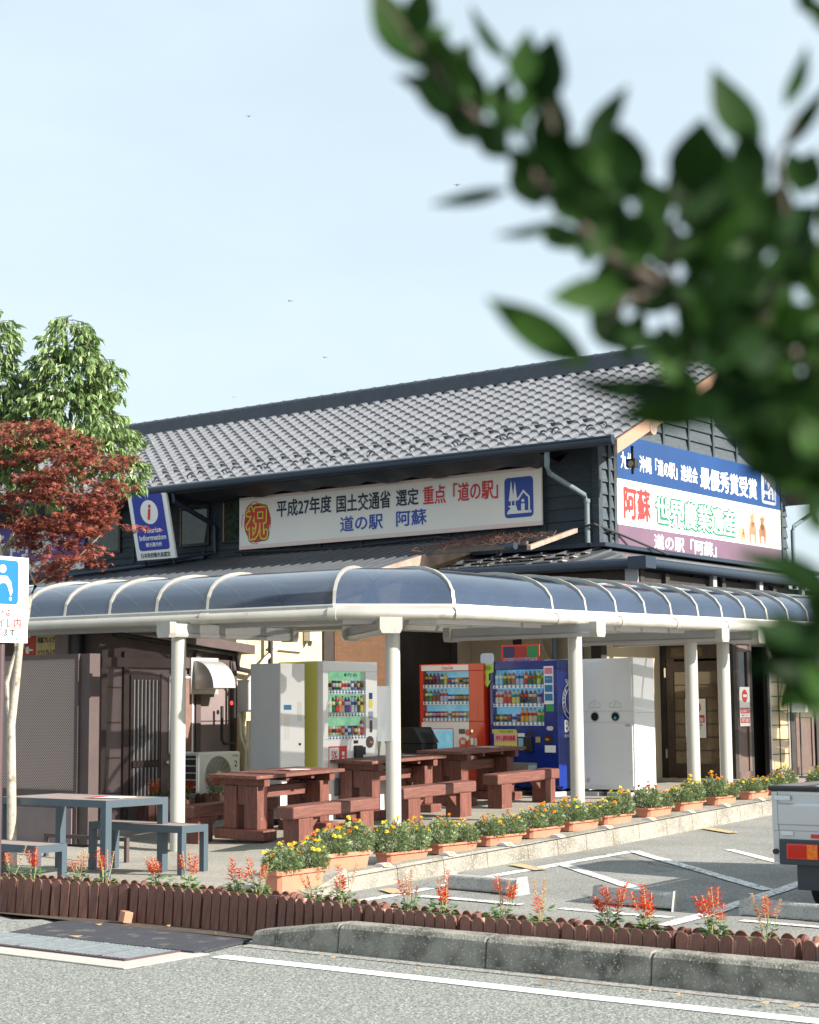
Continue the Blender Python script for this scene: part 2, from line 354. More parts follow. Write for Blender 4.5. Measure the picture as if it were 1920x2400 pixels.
# lower walls
mb = MB(); mb.box(LX, 0, -.3, 0, DY, 3.75); mb.build('lower_wall', cream, bld)
mb = MB(); mb.box(LX, -5.6, -.3, -2.43, -.01, 3.0); mb.prism([(-5.6, 3.0), (-.01, 3.0), (-.01, 4.3), ], LX, -2.43, 'x'); mb.build('wing_wall', cream, bld)
# wing trim: corner posts and the long blind-covered window
mb = MB(); mb.box(-2.44, -3.78, -.2, -2.39, -3.56, 3.0); mb.box(-2.44, -.62, -.2, -2.39, -.45, 3.0); mb.box(-.14, -.05, -.2, .04, .12, 3.7)
mb.box(-2.44, -2.32, -.2, -2.40, -2.2, 3.0); mb.box(-1.6, -.03, -.2, -1.45, 0.0, 3.7); mb.build('wall_post', dark, bld)
bl = mat('bamboo_blind', (.15, .075, .038), .8, var=.25, scale=4, bump=.5, bscale=90, stretch=(1, 1, 10))
fr = MB(); fr.box(-2.43, -3.56, .3, -2.405, -.6, 2.9); wf = fr.build('window', glassd, bld)
mb = MB()
for k in range(130): mb.box(-2.400, -3.54, .75+k*.0165, -2.393, -2.33, .75+k*.0165+.012)
for k in range(9): mb.box(-2.392, -3.48+k*.14, .75, -2.390, -3.472+k*.14, 2.88)
mb.build('blind', bl, wf)
mb = MB()
for k in range(130): mb.box(-2.400, -2.18, .75+k*.0165, -2.393, -.64, .75+k*.0165+.012)
for k in range(11): mb.box(-2.392, -2.1+k*.14, .75, -2.390, -2.092+k*.14, 2.88)
mb.build('blind', mat('dark_blind', (.035, .026, .02), .8, var=.2, scale=5), wf)
# shed end of the wing
mb = MB(); mb.box(LX, -8.1, -.3, -2.43, -5.61, 2.30); mb.build('shed_wall', brownp, bld)
mb = MB(); mb.prism([(-8.35, 2.66), (-5.5, 2.40), (-5.5, 2.52), (-8.35, 2.78)], LX, -2.18, 'x'); mb.build('shed_roof', brownd, bld)
mb = MB(); mb.prism([(-8.1, 2.3), (-5.62, 2.3), (-5.62, 2.42), (-8.1, 2.63)], LX, -2.44, 'x')
for y_ in (-8.1, -7.72, -6.42, -5.72): mb.box(-2.43, y_, -.2, -2.39, y_+.09, 2.4)
mb.box(-2.43, -8.1, 2.2, -2.38, -5.62, 2.32)
for z_ in (.62, 1.06, 1.5, 1.94): mb.box(-2.43, -8.0, z_, -2.418, -7.73, z_+.012); mb.box(-2.43, -6.33, z_, -2.418, -5.74, z_+.012)
mb.build('shed_trim', brownd, bld)
# sliding window and the door in the shed wall
f = MB().box(-2.43, -7.60, .5, -2.39, -7.08, 2.10); f = f.build('window', brownd, bld)
mb = MB(); mb.box(-2.388, -7.55, 1.02, -2.384, -7.12, 2.04); mb.box(-2.388, -7.55, .5, -2.384, -7.12, .93); mb.build('pane', mat('frosted_pane', (.55, .58, .60), .25), f)
mb = MB()
for k in range(7): mb.box(-2.375, -7.53+k*.066, .52, -2.36, -7.505+k*.066, 2.04)
mb.box(-2.383, -7.58, .94, -2.36, -7.1, 1.01); mb.build('grille', brownd, f)
d = MB().box(-2.43, -7.05, .3, -2.40, -6.44, 2.12).build('door', brownp, bld)
mb = MB(); mb.box(-2.399, -6.92, 1.10, -2.385, -6.50, 2.08); mb.build('notice_board', mat('notice_board_face', (.19, .11, .085), .7, var=.15, scale=8), d)
mb = MB(); 
for a in ((-6.93, 1.09, -6.49, 1.11), (-6.93, 2.07, -6.49, 2.09), (-6.93, 1.09, -6.91, 2.09), (-6.51, 1.09, -6.49, 2.09)): mb.box(-2.39, a[0], a[1], -2.375, a[2], a[3])
mb.build('board_frame', white, d)
mb = MB(); mb.lathe([(.012, 0), (.012, .03), (.028, .035), (.03, .06), (.02, .07)], n=12); mb.build('handle', mat('chrome', (.7, .7, .7), .2, 1), d, smooth=True, loc=(-2.40, -6.98, .98), rot=(0, R(90), 0))
# upper storey: lapped boards with battens
mb = MB()
z_ = 3.75
while z_ < 6.0:
    mb.prism([(0, z_), (-.045, z_), (-.012, z_+.20), (0, z_+.20)], LX, 0.02, 'x'); z_ += .2
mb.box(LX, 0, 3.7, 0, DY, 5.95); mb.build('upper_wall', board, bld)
mb = MB(); z_ = 3.75
while z_ < 7.5:
    y0 = max(.0, (z_-5.6)/SL-EO+.35); y1 = DY-y0
    if y1-y0 > .4: mb.prism([(0, z_), (.05, z_), (.012, z_+.20), (0, z_+.20)], y0, y1, 'y', 0)
    z_ += .2
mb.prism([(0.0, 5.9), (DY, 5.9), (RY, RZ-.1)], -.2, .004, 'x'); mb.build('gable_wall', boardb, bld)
mb = MB()
for k in range(20): mb.box(-.02-.93*k-.04, -.055, 3.75, -.02-.93*k+.02, -.03, 5.9)
for k in range(8):
    yb = .25+.9*k; mb.box(.03, yb, 3.75, .068, yb+.06, 5.42+SL*(EO+min(yb, DY-yb-.06)))
mb.box(-.02, -.06, 3.75, .06, .06, 5.9); mb.build('batten', board, bld)
for (x0, x1) in ((-9.0, -8.25), (-7.9, -6.9), (-11.6, -10.6)):
    f = MB().box(x0, -.075, 4.66, x1, -.03, 5.44).build('window', blk, bld)
    MB().box(x0+.05, -.078, 4.71, x1-.05, -.0755, 5.39).build('pane', mat('upper_pane', (.035, .05, .035), .05, var=.6, scale=9), f)  # mottled green in the pane colour stands for reflected foliage
    MB().box(x0+.02, -.095, 4.69, x0+.045, -.08, 5.41).build('frame_edge', mat('tan_trim', (.32, .2, .12), .6), f)
# main roof: slab, tiles, ridge, barge boards, rafters
mb = MB(); t_ = .10
mb.prism([(-EO, EZ-t_), (RY, RZ-t_), (RY, RZ-.015), (-EO, EZ-.015)], LX-.5, VO-.03, 'x')
mb.prism([(DY+EO, EZ-t_), (RY, RZ-t_), (RY, RZ), (DY+EO, EZ)], LX-.5, VO-.03, 'x'); roof = mb.build('roof', dark, bld)
# one interlocking-tile surface: wave across, a lipped step per course
px_, cr_ = .30, .275; ncol = int((VO-LX+.5)/px_); nrow = int((RY+EO+.06)/cr_*math.sqrt(1+SL*SL)); prof = [(0, .0), (.12, .030), (.30, .046), (.50, .034), (.64, .002), (.74, -.016), (.88, -.016)]
tl = MB(); cosl = 1/math.sqrt(1+SL*SL)
vx = [VO-(c+q)*px_ for c in range(ncol) for q, _ in prof]+[VO-ncol*px_]; vh = [h for c in range(ncol) for _, h in prof]+[.002]; nv = len(vx)
for r_ in range(nrow):
    ya = -EO-.06+r_*cr_*cosl; yb = ya+cr_*cosl+.01
    for (yy, lift) in ((ya, -.012), (ya, .038), (yb, .004)):
        for xx, hh in zip(vx, vh):
            arc = .022*(hh < .01) if yy == ya else 0
            tl.v.append((xx, yy+(0 if yy != ya else -hh*.35), EZ+SL*(yy+EO)+hh+lift-(arc if lift > 0 else 0)))
    b0 = r_*3*nv
    for i in range(nv-1):
        tl.f.append((b0+i, b0+i+1, b0+nv+i+1, b0+nv+i)); tl.f.append((b0+nv+i, b0+nv+i+1, b0+2*nv+i+1, b0+2*nv+i))
tl.m = [0]*len(tl.f); tl.build('tiling', tile, roof)
mb = MB(); mb.tube([(.07*math.cos(R(a)), 0, .01+.065*math.sin(R(a))) for a in range(0, 181, 20)], .016, 6); sgm = mb.mesh('snow_guard', tiled, True)
for k in range(int(ncol/2.8)):
    for q in (0, 1):
        xx = VO-.6-k*.85-q*.17; yy = -EO+.62-q*.1; link('snow_guard', sgm, roof, (xx, yy, EZ+SL*(yy+EO)+.02))
mb = MB()
for k in range(4): mb.box(LX-.5, RY-.16+.015*k, RZ-.03+.06*k, VO+.02, RY+.16-.015*k, RZ+.025+.06*k)
k = LX-.5
while k < VO: mb.tube([(k, RY, RZ+.22), (k+.33, RY, RZ+.22)], .085, 12); mb.tube([(k+.31, RY, RZ+.22), (k+.35, RY, RZ+.22)], .095, 12); k += .34
mb.build('ridge', tiled, roof, smooth=True)
mb = MB(); mb.prism([(-EO-.02, EZ-.02-.22), (RY, RZ-.24), (RY, RZ-.03), (-EO-.02, EZ-.03)], VO-.03, VO+.01, 'x')
mb.prism([(DY+EO, EZ-.24), (RY, RZ-.24), (RY, RZ-.03), (DY+EO, EZ-.03)], VO-.03, VO+.008, 'x'); mb.build('barge_board', wood_lt, roof)
for y_, z_ in ((0, EZ+.28), (DY, EZ+.28), (RY, RZ-.3)): MB().tube([(.2, y_, z_), (VO+.02, y_, z_)], .11, 14).build('purlin', wood_gr, roof, smooth=True)
for k in range(10): MB().box(-1.4-k*1.86, -.75, 5.50, -1.26-k*1.86, .0, 5.68).build('rafter', mat('rafter_end', (.11, .125, .14), .7), roof)
# sagging sheet pinned beneath the eaves
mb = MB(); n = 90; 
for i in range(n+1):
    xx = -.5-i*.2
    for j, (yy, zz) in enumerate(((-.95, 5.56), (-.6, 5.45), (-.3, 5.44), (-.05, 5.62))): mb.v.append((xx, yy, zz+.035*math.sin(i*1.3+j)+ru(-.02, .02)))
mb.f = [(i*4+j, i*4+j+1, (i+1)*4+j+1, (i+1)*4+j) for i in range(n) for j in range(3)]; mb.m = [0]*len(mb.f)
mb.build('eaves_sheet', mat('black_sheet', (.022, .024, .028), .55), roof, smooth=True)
# gutters and downpipes
mb = MB(); mb.tube([(LX-.5, -EO-.07, EZ+.03), (VO-.02, -EO-.07, EZ-.035)], .075, 12); mb.box(LX-.5, -EO-.15, EZ-.0, VO-.02, -EO+.0, EZ+.02)
mb.tube([(LX-.5, DY+EO+.07, EZ-.03), (VO-.02, DY+EO+.07, EZ-.035)], .07, 10); mb.build('gutter', darkb, roof, smooth=True)
pipe = mat('slate_blue_pipe', (.13, .17, .19), .4, var=.12, scale=4)
mb = MB(); mb.tube([(-.22, -EO-.02, 5.5), (-.22, -EO-.02, 5.28), (-.22, -EO+.05, 5.18), (-.12, -.2, 4.92), (-.12, -.12, 4.82), (-.12, -.12, 4.1)], .042, 12); mb.tube([(-.12, -.12, 4.86), (-.12, -.12, 4.80)], .052, 12); mb.build('downpipe', pipe, bld, smooth=True)
mb = MB(); mb.tube([(-8.17, -EO, 5.55), (-8.17, -EO, 5.38), (-8.08, -.16, 5.03), (-8.05, -.12, 4.97), (-8.05, -.12, 4.52), (-8.2, -.25, 4.42), (-9.4, -.9, 4.26), (-11.5, -1.8, 4.05)], .045, 10); mb.build('downpipe', darkb, bld, smooth=True)
mb = MB(); mb.tube([(.12, DY+EO-.1, 5.5), (.12, DY+EO-.1, 5.3), (.12, DY+.12, 4.98), (.10, DY+.1, 4.9), (.10, DY+.1, 3.8)], .04, 10); mb.build('downpipe', pipe, bld, smooth=True)
# corrugated lean-to roof over the wing
mb = MB(); n = 0; X = -2.25
while X > LX:
    for (dx, hh) in ((0, 0), (.03, .028), (.07, .028), (.10, 0)):
        mb.v += [(X-dx, .0, 4.42+hh), (X-dx, -5.5, 4.42-.26*5.5+hh)]; n += 1
    X -= .22
mb.f = [(2*i, 2*i+1, 2*i+3, 2*i+2) for i in range(n-1)]; mb.m = [0]*len(mb.f)
mb.prism([(0, 4.30), (-5.5, 4.30-.26*5.5), (-5.5, 4.41-.26*5.5), (0, 4.41)], LX, -2.26, 'x'); mb.build('lean_to_roof', metroof, bld)
mb = MB(); mb.prism([(.02, 4.20), (-5.55, 4.20-.26*5.5), (-5.55, 4.43-.26*5.5), (.02, 4.43)], -2.255, -2.215, 'x'); mb.build('verge_board', mat('grey_pink_wood', (.34, .25, .20), .8, var=.35, scale=3), bld)
# hipped skirt roof at the near corner
OV = 1.7; zt, zb = 4.10, 3.69
mb = MB(); mb.add([(-2.2, 0, zt), (0, 0, zt), (OV, -OV, zb), (-2.2, -OV, zb), (0, DY+1, zt), (OV, DY+1, zb)], [(3, 2, 1, 0), (1, 2, 5, 4)])
mb.add([(-2.2, 0, zt-.1), (0, 0, zt-.1), (OV, -OV, zb-.06), (-2.2, -OV, zb-.06), (0, DY+1, zt-.1), (OV, DY+1, zb-.06)], [(0, 1, 2, 3), (4, 5, 2, 1)])
for k in range(9): x_ = -2.2+k*.45; mb.prism([(0 if x_ < 0 else -x_, zt+.0-(x_ if x_ > 0 else 0)*.24), (-OV, zb), (-OV, zb+.035), (0 if x_ < 0 else -x_, zt+.035-(x_ if x_ > 0 else 0)*.24)], x_, x_+.025, 'x')
sk = mb.build('skirt_roof', metroof, bld)
mb = MB(); mb.box(-2.2, -.30, zt-.01, .02, .0, zt+.06); mb.box(-.02, -.3, zt-.01, .3, DY+1, zt+.05); mb.build('flashing', darkb, sk)
mb = MB(); mb.tube([(-2.3, -OV-.06, zb-.01), (OV+.06, -OV-.06, zb-.03), (OV+.06, DY+1.2, zb-.03)], .075, 12)
mb.box(OV-.12, -OV-.17, zb-.11, OV+.17, -OV+.12, zb+.06); mb.build('gutter', darkb, sk, smooth=True)
mb = MB(); mb.box(-2.3, -OV+.15, 3.32, OV-.1, -OV+.27, 3.58); mb.box(OV-.30, -OV+.1, 3.30, OV-.12, DY+1, 3.56)
for k in range(5): mb.box(.0, -.9+1.8*k, 3.38, OV-.05, -.78+1.8*k, 3.56)
mb.build('beam', dark, sk)
gcap = mat('grey_cap', (.30, .32, .33), .5); MB().box(OV-.30, -OV+.06, 3.28, OV-.10, -OV+.10, 3.62).build('beam_cap', gcap, sk)
for k in range(4): MB().box(OV-.06, .5+1.6*k, 3.28, OV+.0, .62+1.6*k, 3.60).build('beam_cap', gcap, sk)
mb = MB(); mb.tube([(OV-.15, 1.1, 3.62), (OV-.15, 1.1, 3.2), (OV-.35, 1.1, 2.98)], .045, 10); mb.build('downpipe', pipe, bld, smooth=True)
mb = MB(); mb.tube([(-.95, -OV-.06, 3.68), (-.95, -OV-.06, 3.3), (-.95, -OV+.05, 3.05)], .045, 10); mb.tube([(-.95, -OV+.35, 3.95), (-.95, -OV+.35, 4.02), (-.85, -OV+.25, 4.06), (-.55, -OV+.2, 4.06)], .055, 10); mb.build('downpipe', darkb, bld, smooth=True)
mb = MB(); mb.box(-2.2, -.02, 2.95, 0.03, 0.0, 3.75); mb.box(.0, -.02, 2.95, .03, DY, 3.75)
for k in range(7): mb.box(.03, .6+.9*k, 3.0, .05, .66+.9*k, 3.7)
mb.build('dark_fascia', dark, bld)
# weathered timber-shingle patch with flat stones at the inner skirt
mb = MB()
for i in range(4):
    for j in range(12):
        x_ = -2.1+j*.19+ru(-.02, .02); y_ = -OV+.05+i*.33; mb.box(x_, y_, zb+.02+.24*(y_+OV)-.005+.005*i, x_+.17, y_+.32, zb+.04+.24*(y_+OV)+.0)
mb.build('shingle', mat('grey_shingle', (.30, .27, .24), .85, var=.4, scale=5), sk)
# entrance vestibule
VX, VY = 1.30, 1.85
mb = MB(); mb.box(0.0, VY+.06, 2.6, VX, DY, 3.0); mb.box(0.0, VY, 2.62, VX+.02, VY+.06, 3.0); mb.box(VX-.06, VY+.06, 2.62, VX+.02, DY, 3.0)
mb.box(-.02, VY+.02, .0, .10, VY+.06, 2.62); mb.box(VX-.10, VY+.0, .0, VX+.02, VY+.12, 2.62)
for (a, b) in ((.58, .66), (1.22, 1.30), (2.08, 2.26), (3.1, 3.3)): mb.box(VX-.06, VY+a, .0, VX+.02, VY+b, 2.62)
mb.build('vestibule_frame', dark, bld)
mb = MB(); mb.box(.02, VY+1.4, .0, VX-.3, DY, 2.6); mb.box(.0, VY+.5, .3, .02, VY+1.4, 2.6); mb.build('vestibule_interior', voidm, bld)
doorw = mat('entrance_timber', (.050, .034, .026), .55, var=.3, scale=6, stretch=(6, 6, 1))
bz = yard(*loc2w(.7, VY)[:2])
mb = MB(); x0, x1 = .12, VX-.12; zz0, zz1 = bz+.05, 2.36
for bx in ((x0, zz0, x0+.13, zz1), (x1-.13, zz0, x1, zz1), (x0+.13, zz0, x1-.13, zz0+.22), (x0+.13, zz1-.17, x1-.13, zz1), (x0, zz1+.04, x1, 2.62)): mb.box(bx[0], VY-.0, bx[1], bx[2], VY+.05, bx[3])
dr = mb.build('entrance_door', doorw, bld)
warm = mat('warm_painted_reflection', (.13, .095, .06), .08, var=.5, scale=1.7, spec=.9, stretch=(1, 1, .8))  # warm blotchy reflection of the cream wall put into the glass colour
MB().box(x0+.13, VY+.02, zz0+.22, x1-.13, VY+.03, zz1-.17).build('pane', warm, dr)
MB().box(x0+.1, VY-.004, zz1+.08, x1-.4, VY+.0, 2.58).build('transom_pane', warm, dr)
mb = MB(); mb.box((x0+x1)/2-.012, VY+.008, zz0+.22, (x0+x1)/2+.012, VY+.018, zz1-.17)
for k in range(1, 7): z_ = zz0+.22+k*(zz1-zz0-.39)/7; mb.box(x0+.13, VY+.008, z_-.008, x1-.13, VY+.018, z_+.008)
mb.build('glazing_bar', doorw, dr)
chrome = MATS['chrome']
mb = MB(); mb.tube([(x1-.08, VY-.08, bz+.95), (x1-.08, VY-.08, bz+1.4)], .014, 8); mb.box(x1-.1, VY-.08, bz+1.03, x1-.06, VY, bz+1.06); mb.box(x1-.1, VY-.08, bz+1.29, x1-.06, VY, bz+1.32); mb.build('handle', chrome, dr)
for z_ in (.35, 1.65): MB().box(x0-.03, VY-.015, bz+z_, x0+.0, VY-.001, bz+z_+.15).build('hinge', chrome, dr)
def panel_door(y0, y1):
    z0, z1 = bz+.03, 2.6
    q = MB(); X = VX-.02
    for b_ in ((y0, y0+.08, z0, z1), (y1-.08, y1, z0, z1), (y0, y1, z0, z0+.12), (y0, y1, z0+.95, z0+1.09), (y0, y1, z1-.1, z1)): q.box(X, b_[0], b_[2], X+.04, b_[1], b_[3])
    q.box(X, y0+.08, z0+.12, X+.015, y1-.08, z0+.95); o = q.build('timber_door', mat('timber_panel', (.115, .078, .066), .6, var=.3, scale=7, stretch=(6, 6, 1)), bld)
    MB().box(X, y0+.08, z0+1.09, X+.012, y1-.08, z1-.1).build('pane', glassd, o)
panel_door(VY+.12, VY+.58); panel_door(VY+2.28, VY+3.0); panel_door(VY+3.4, VY+4.2)
q = MB(); y0, y1 = VY+1.32, VY+2.06
for b_ in ((y0, y0+.05, bz+.03, 2.6), (y1-.05, y1, bz+.03, 2.6), (y0, y1, bz+.03, bz+.15), (y0, y1, 2.5, 2.6)): q.box(VX-.03, b_[0], b_[2], VX+.01, b_[1], b_[3])
gd = q.build('sliding_door', mat('silver_trim', (.45, .45, .44), .35, .6), bld)
MB().box(VX-.02, y0+.05, bz+.15, VX-.01, y1-.05, 2.5).build('pane', mat('cream_painted_reflection', (.50, .38, .22), .1, var=.2, scale=1.5, spec=.9), gd)  # pane coloured cream to stand for the wall reflected in it
q = MB(); q.box(VX-.01, (y0+y1)/2-.012, bz+.15, VX-.002, (y0+y1)/2+.012, 2.5)
for k in range(1, 8): z_ = bz+.15+k*(2.35-bz)/8; q.box(VX-.01, y0+.05, z_-.008, VX-.002, y1-.05, z_+.008)
q.build('glazing_bar', blk, gd)
MB().box(-.3, VY-.35, bz-.05, VX+.5, VY-.0, bz+.04).build('doorstep', mat('step_stone', (.42, .38, .32), .8, var=.1, scale=5), bld)
# pipes beside the near ground-floor corner
mb = MB(); mb.tube([(-.75, -.12, .3), (-.75, -.12, 3.4)], .05, 10); mb.build('downpipe', pipe, bld, smooth=True)
mb = MB(); mb.tube([(-.42, -.1, .3), (-.42, -.1, 3.4)], .035, 8); mb.tube([(-.3, -.1, .3), (-.3, -.1, 3.4)], .045, 8); mb.build('downpipe', darkb, bld, smooth=True)
mb = MB(); mb.tube([(-1.1, -.1, 3.2), (-1.05, -.1, 2.75), (-.95, -.1, 2.5), (-.85, -.1, 2.35), (-.85, -.1, .4)], .022, 8); mb.build('conduit', cream, bld, smooth=True)
#==NEXT==
# ---------------------------------------------------------------- canopy: barrel-vaulted walkway roof on posts
can = empty('walkway_canopy', (-.2, 18.9, 0), 0, 'curved dark-glazed walkway canopy on pale round posts in front of the shop', 'canopy')
can_off = Vector((-.2, 18.9, 0))
def cl(p): return Vector(p)-can_off
GP = [Vector(p) for p in ((-9.2, 23.35, 0), (-4.64, 20.68, 0), (-.84, 18.42, 0), (.51, 18.62, 0), (1.69, 19.85, 0), (4.38, 22.35, 0), (9.2, 26.9, 0))]
GZ = 2.655
NRM = []
for i in range(len(GP)):
    ds = []
    if i: ds.append((GP[i]-GP[i-1]).normalized())
    if i < len(GP)-1: ds.append((GP[i+1]-GP[i]).normalized())
    n = sum((Vector((-d.y, d.x, 0)) for d in ds), Vector())/len(ds); n.normalize(); k = 1/max(.6, n.dot(Vector((-ds[0].y, ds[0].x, 0)))); NRM.append(n*k)
WID = 2.25; ZS = 2.76
def arch(p, n, off=0, cnt=14):
    res = []
    for k in range(cnt+1):
        a = math.pi*k/cnt; s = (1-math.cos(a))/2*WID; z = ZS+.50*math.sin(a)**.80+off; res.append(p+n*(.06+s)+Vector((0, 0, z)))
    return res
panel = mat('smoked_canopy_sheet', (.022, .040, .082), .12, 0, alpha=.84, spec=1.0, coat=1.0, var=.25, scale=1.2)
def upos(u):                                          # where a rib meets the gutter line
    for i in range(len(GP)-1):
        a, b = GP[i], GP[i+1]
        def f_(p): q = p+Vector((0, 0, ZS))-Vector((0, 0, H)); return 960+FPX*q.dot(Rr)/q.dot(Fw)
        if f_(a) <= u <= f_(b):
            lo, hi = 0., 1.
            for _ in range(40):
                mid = (lo+hi)/2
                if f_(a.lerp(b, mid)) < u: lo = mid
                else: hi = mid
            return i, lo
    return None
ribs = []
for t in (.05, .2, .35, .5, .65, .8): ribs.append((0, t))
for u in (48, 143, 249, 360, 480): 
    r_ = upos(u)
    if r_: ribs.append(r_)
ribs += [(2, .0), (3, 0)]
for u in (1306, 1384, 1455, 1523, 1584, 1647, 1703, 1757, 1809, 1858, 1905):
    r_ = upos(u)
    if r_: ribs.append(r_)
ribs += [(5, .62), (5, .78), (5, .95)]
pos = []
for i, t in ribs: pos.append((GP[i].lerp(GP[i+1], t), NRM[i].lerp(NRM[i+1], t) if t > 0 else NRM[i]))
for i in range(len(pos)-1):                           # each glazed bay is its own sheet
    mb = MB(); A_ = arch(*pos[i]); B_ = arch(*pos[i+1]); n = len(A_)
    mb.v = [tuple(cl(p)) for p in A_+B_]; mb.f = [(k, n+k, n+k+1, k+1) for k in range(n-1)]; mb.m = [0]*len(mb.f)
    mb.build('roof_sheet', panel, can, smooth=True)
for i, (p, n) in enumerate(pos):
    mb = MB(); d = Vector((n.y, -n.x, 0)).normalized()*.016; lo = arch(p, n, -.012); hi = arch(p, n, .028)
    for k in range(len(lo)):
        mb.v += [tuple(cl(lo[k]-d)), tuple(cl(lo[k]+d)), tuple(cl(hi[k]+d)), tuple(cl(hi[k]-d))]
    for k in range(len(lo)-1):
        for q in range(4): mb.f.append((4*k+q, 4*k+(q+1) % 4, 4*k+4+(q+1) % 4, 4*k+4+q)); mb.m.append(0)
    mb.build('rib', steelw, can)
def sweep(name, prof, m_, back=False):                 # a section run along the front (or back) edge
    mb = MB(); n = len(prof)
    for p, nn_ in zip(GP, NRM):
        q = p+(nn_*(WID+.12) if back else Vector()); s = -1 if back else 1
        for a, z in prof: r_ = cl(q+nn_*(a*s)); mb.v.append((r_.x, r_.y, z))
    for i in range(len(GP)-1):
        for k in range(n): mb.f.append((i*n+k, i*n+(k+1) % n, (i+1)*n+(k+1) % n, (i+1)*n+k)); mb.m.append(0)
    return mb.build(name, m_, can, smooth=False)
gut = [(.0+.062*math.cos(R(a)), GZ+.02+.062*math.sin(R(a))) for a in range(0, 360, 24)]
for bk in (False, True):
    o = sweep('gutter', gut, steelw, bk); 
    for p_ in o.data.polygons: p_.use_smooth = True
    sweep('edge_beam', [(.02, GZ+.03), (.02, GZ+.115), (.13, GZ+.115), (.13, GZ-.03), (.06, GZ-.03)], steelw, bk)
    sweep('glazing_channel', [(.03, ZS-.02), (.03, ZS+.025), (.09, ZS+.03), (.09, ZS-.02)], white, bk)
sweep('purlin', [(WID/2+.04, 2.62), (WID/2+.04, 2.72), (WID/2+.14, 2.72), (WID/2+.14, 2.62)], steelg)
sweep('purlin', [(.45, 2.59), (.45, 2.67), (.55, 2.67), (.55, 2.59)], steelg)
for i, (p, n) in list(enumerate(pos)):
    if i in (10, 11, 12, 13, 15, 17, 19):
        mb = MB(); d = Vector((n.y, -n.x, 0)).normalized()*.045; a_ = cl(p-n.normalized()*.0)
        mb.tube([a_-d+Vector((0,0,GZ+.02)), a_+d+Vector((0,0,GZ+.02))], .070, 16); mb.build('gutter_joint', steelw, can, smooth=True)
posts = [((-2.63, 19.4), (-2.75, 19.15), (.602, .799)), ((-.20, 18.9), (-.215, 18.48), (-.23, .97)), ((1.95, 20.3), (2.20, 19.95), (-.80, .60)), ((3.65, 22.3), (4.02, 21.95), (-.80, .60)), ((4.18, 22.9), (4.60, 22.5), (-.80, .60)), ((-7.2, 22.5), (-7.3, 22.1), (.602, .799)), ((7.2, 25.6), (7.5, 25.3), (-.72, .69))]
for (x, y), bx, dr_ in posts:
    zb_ = yard(x, y)-.03; L_ = cl((x, y, zb_)); P_ = MB()
    P_.lathe([(.0835, 0), (.0835, 2.49-zb_)], (0, 0, 0), 28); P_.build('post', mat('post_aluminium', (.47, .455, .41), .38, .12, var=.05, scale=2), can, smooth=True, loc=L_)
    d = Vector((dr_[0], dr_[1], 0)).normalized(); s = Vector((d.y, -d.x, 0)); b0 = cl((bx[0], bx[1], 0)); mb = MB(); vs = []
    for q, hw in ((0.06, .07), (2.12, .06)):
        for (a, z) in ((-hw, 2.625), (hw, 2.625), (hw, 2.53), (hw*1.25, 2.51), (hw*1.1, 2.475), (-hw*1.1, 2.475), (-hw*1.25, 2.51), (-hw, 2.53)): v_ = b0+d*q+s*a; vs.append((v_.x, v_.y, z))
    mb.add(vs, [tuple(range(8)), tuple(range(15, 7, -1))]+[(k, (k+1) % 8, 8+(k+1) % 8, 8+k) for k in range(8)]); mb.build('cross_beam', steelg, can)
    for q in (0, 2.1):
        mb = MB(); hw = .125 if (x, y) == (-.20, 18.9) else .105; vs = []
        for qq in (q-.03, q+.07):
            for (a, z) in ((-hw, 2.64), (hw, 2.64), (hw, 2.515), (hw*.8, 2.465), (-hw*.8, 2.465), (-hw, 2.515)): v_ = b0+d*qq+s*a; vs.append((v_.x, v_.y, z))
        mb.add(vs, [tuple(range(6)), tuple(range(11, 5, -1))]+[(k, (k+1) % 6, 6+(k+1) % 6, 6+k) for k in range(6)])
        mb.build('beam_cap', steelw, can)
mb = MB(); mb.box(-.14, -.098, 1.35, .02, -.075, 1.95); mb.build('sign_holder', mat('clear_acrylic', (.5, .53, .55), .15, alpha=.55), can, loc=(-.01, 0, -.05), rot=(0, 0, R(-14)))
# ---------------------------------------------------------------- banners and signs on the building
def bl2(X, Y, Z): return loc2w(X, Y, Z)
def pictogram(o, x0, x1, z0, z1, cback, cfig, y=-.004):
    """roadside-station mark: two trees, a river and a house with a person"""
    W = x1-x0; Hh = z1-z0; P = lambda a, b: (x0+a*W, z0+b*Hh)
    rect(x0, z0, x1, z1, y, r=W*.12).build('emblem_field', cback, o)
    mb = MB(); Y0, Y1 = y-.003, y-.001
    for c, hw, t, bt in ((.24, .09, .93, .42), (.37, .085, .90, .42)): mb.prism([P(c-hw, bt), P(c, t), P(c+hw, bt)], Y0, Y1, 'y'); mb.prism([P(c-.018, .30), P(c+.018, .30), P(c+.018, .43), P(c-.018, .43)], Y0, Y1, 'y')
    mb.prism([P(.08, .10), P(.93, .10), P(.93, .16), P(.45, .17), P(.43, .24), P(.40, .31), P(.12, .30), P(.22, .24), P(.12, .18)], Y0, Y1, 'y')
    mb.prism([P(.44, .46), P(.66, .68), P(.88, .50), P(.88, .10), P(.83, .10), P(.83, .48), P(.66, .61), P(.48, .42)], Y0, Y1, 'y')
    mb.prism([P(.58, .17), P(.70, .17), P(.70, .34), P(.58, .34)], Y0, Y1, 'y')
    mb.prism([(P(.64, .41)[0]+.05*W*math.cos(k*R(30)), P(.64, .41)[1]+.05*W*math.sin(k*R(30))) for k in range(12)], Y0, Y1, 'y')
    mb.build('emblem_figure', cfig, o)
ban = MB().box(0, 0, 0, 6.48, .04, .94).build('banner_sign', mat('banner_cream', (.86, .82, .75), .5, var=.03, scale=1), None)
ban.location = bl2(-7.41, -.16, 4.51); ban.rotation_euler = (0, 0, A_ANG); ban.rotation_euler = (0, 0, A_ANG)
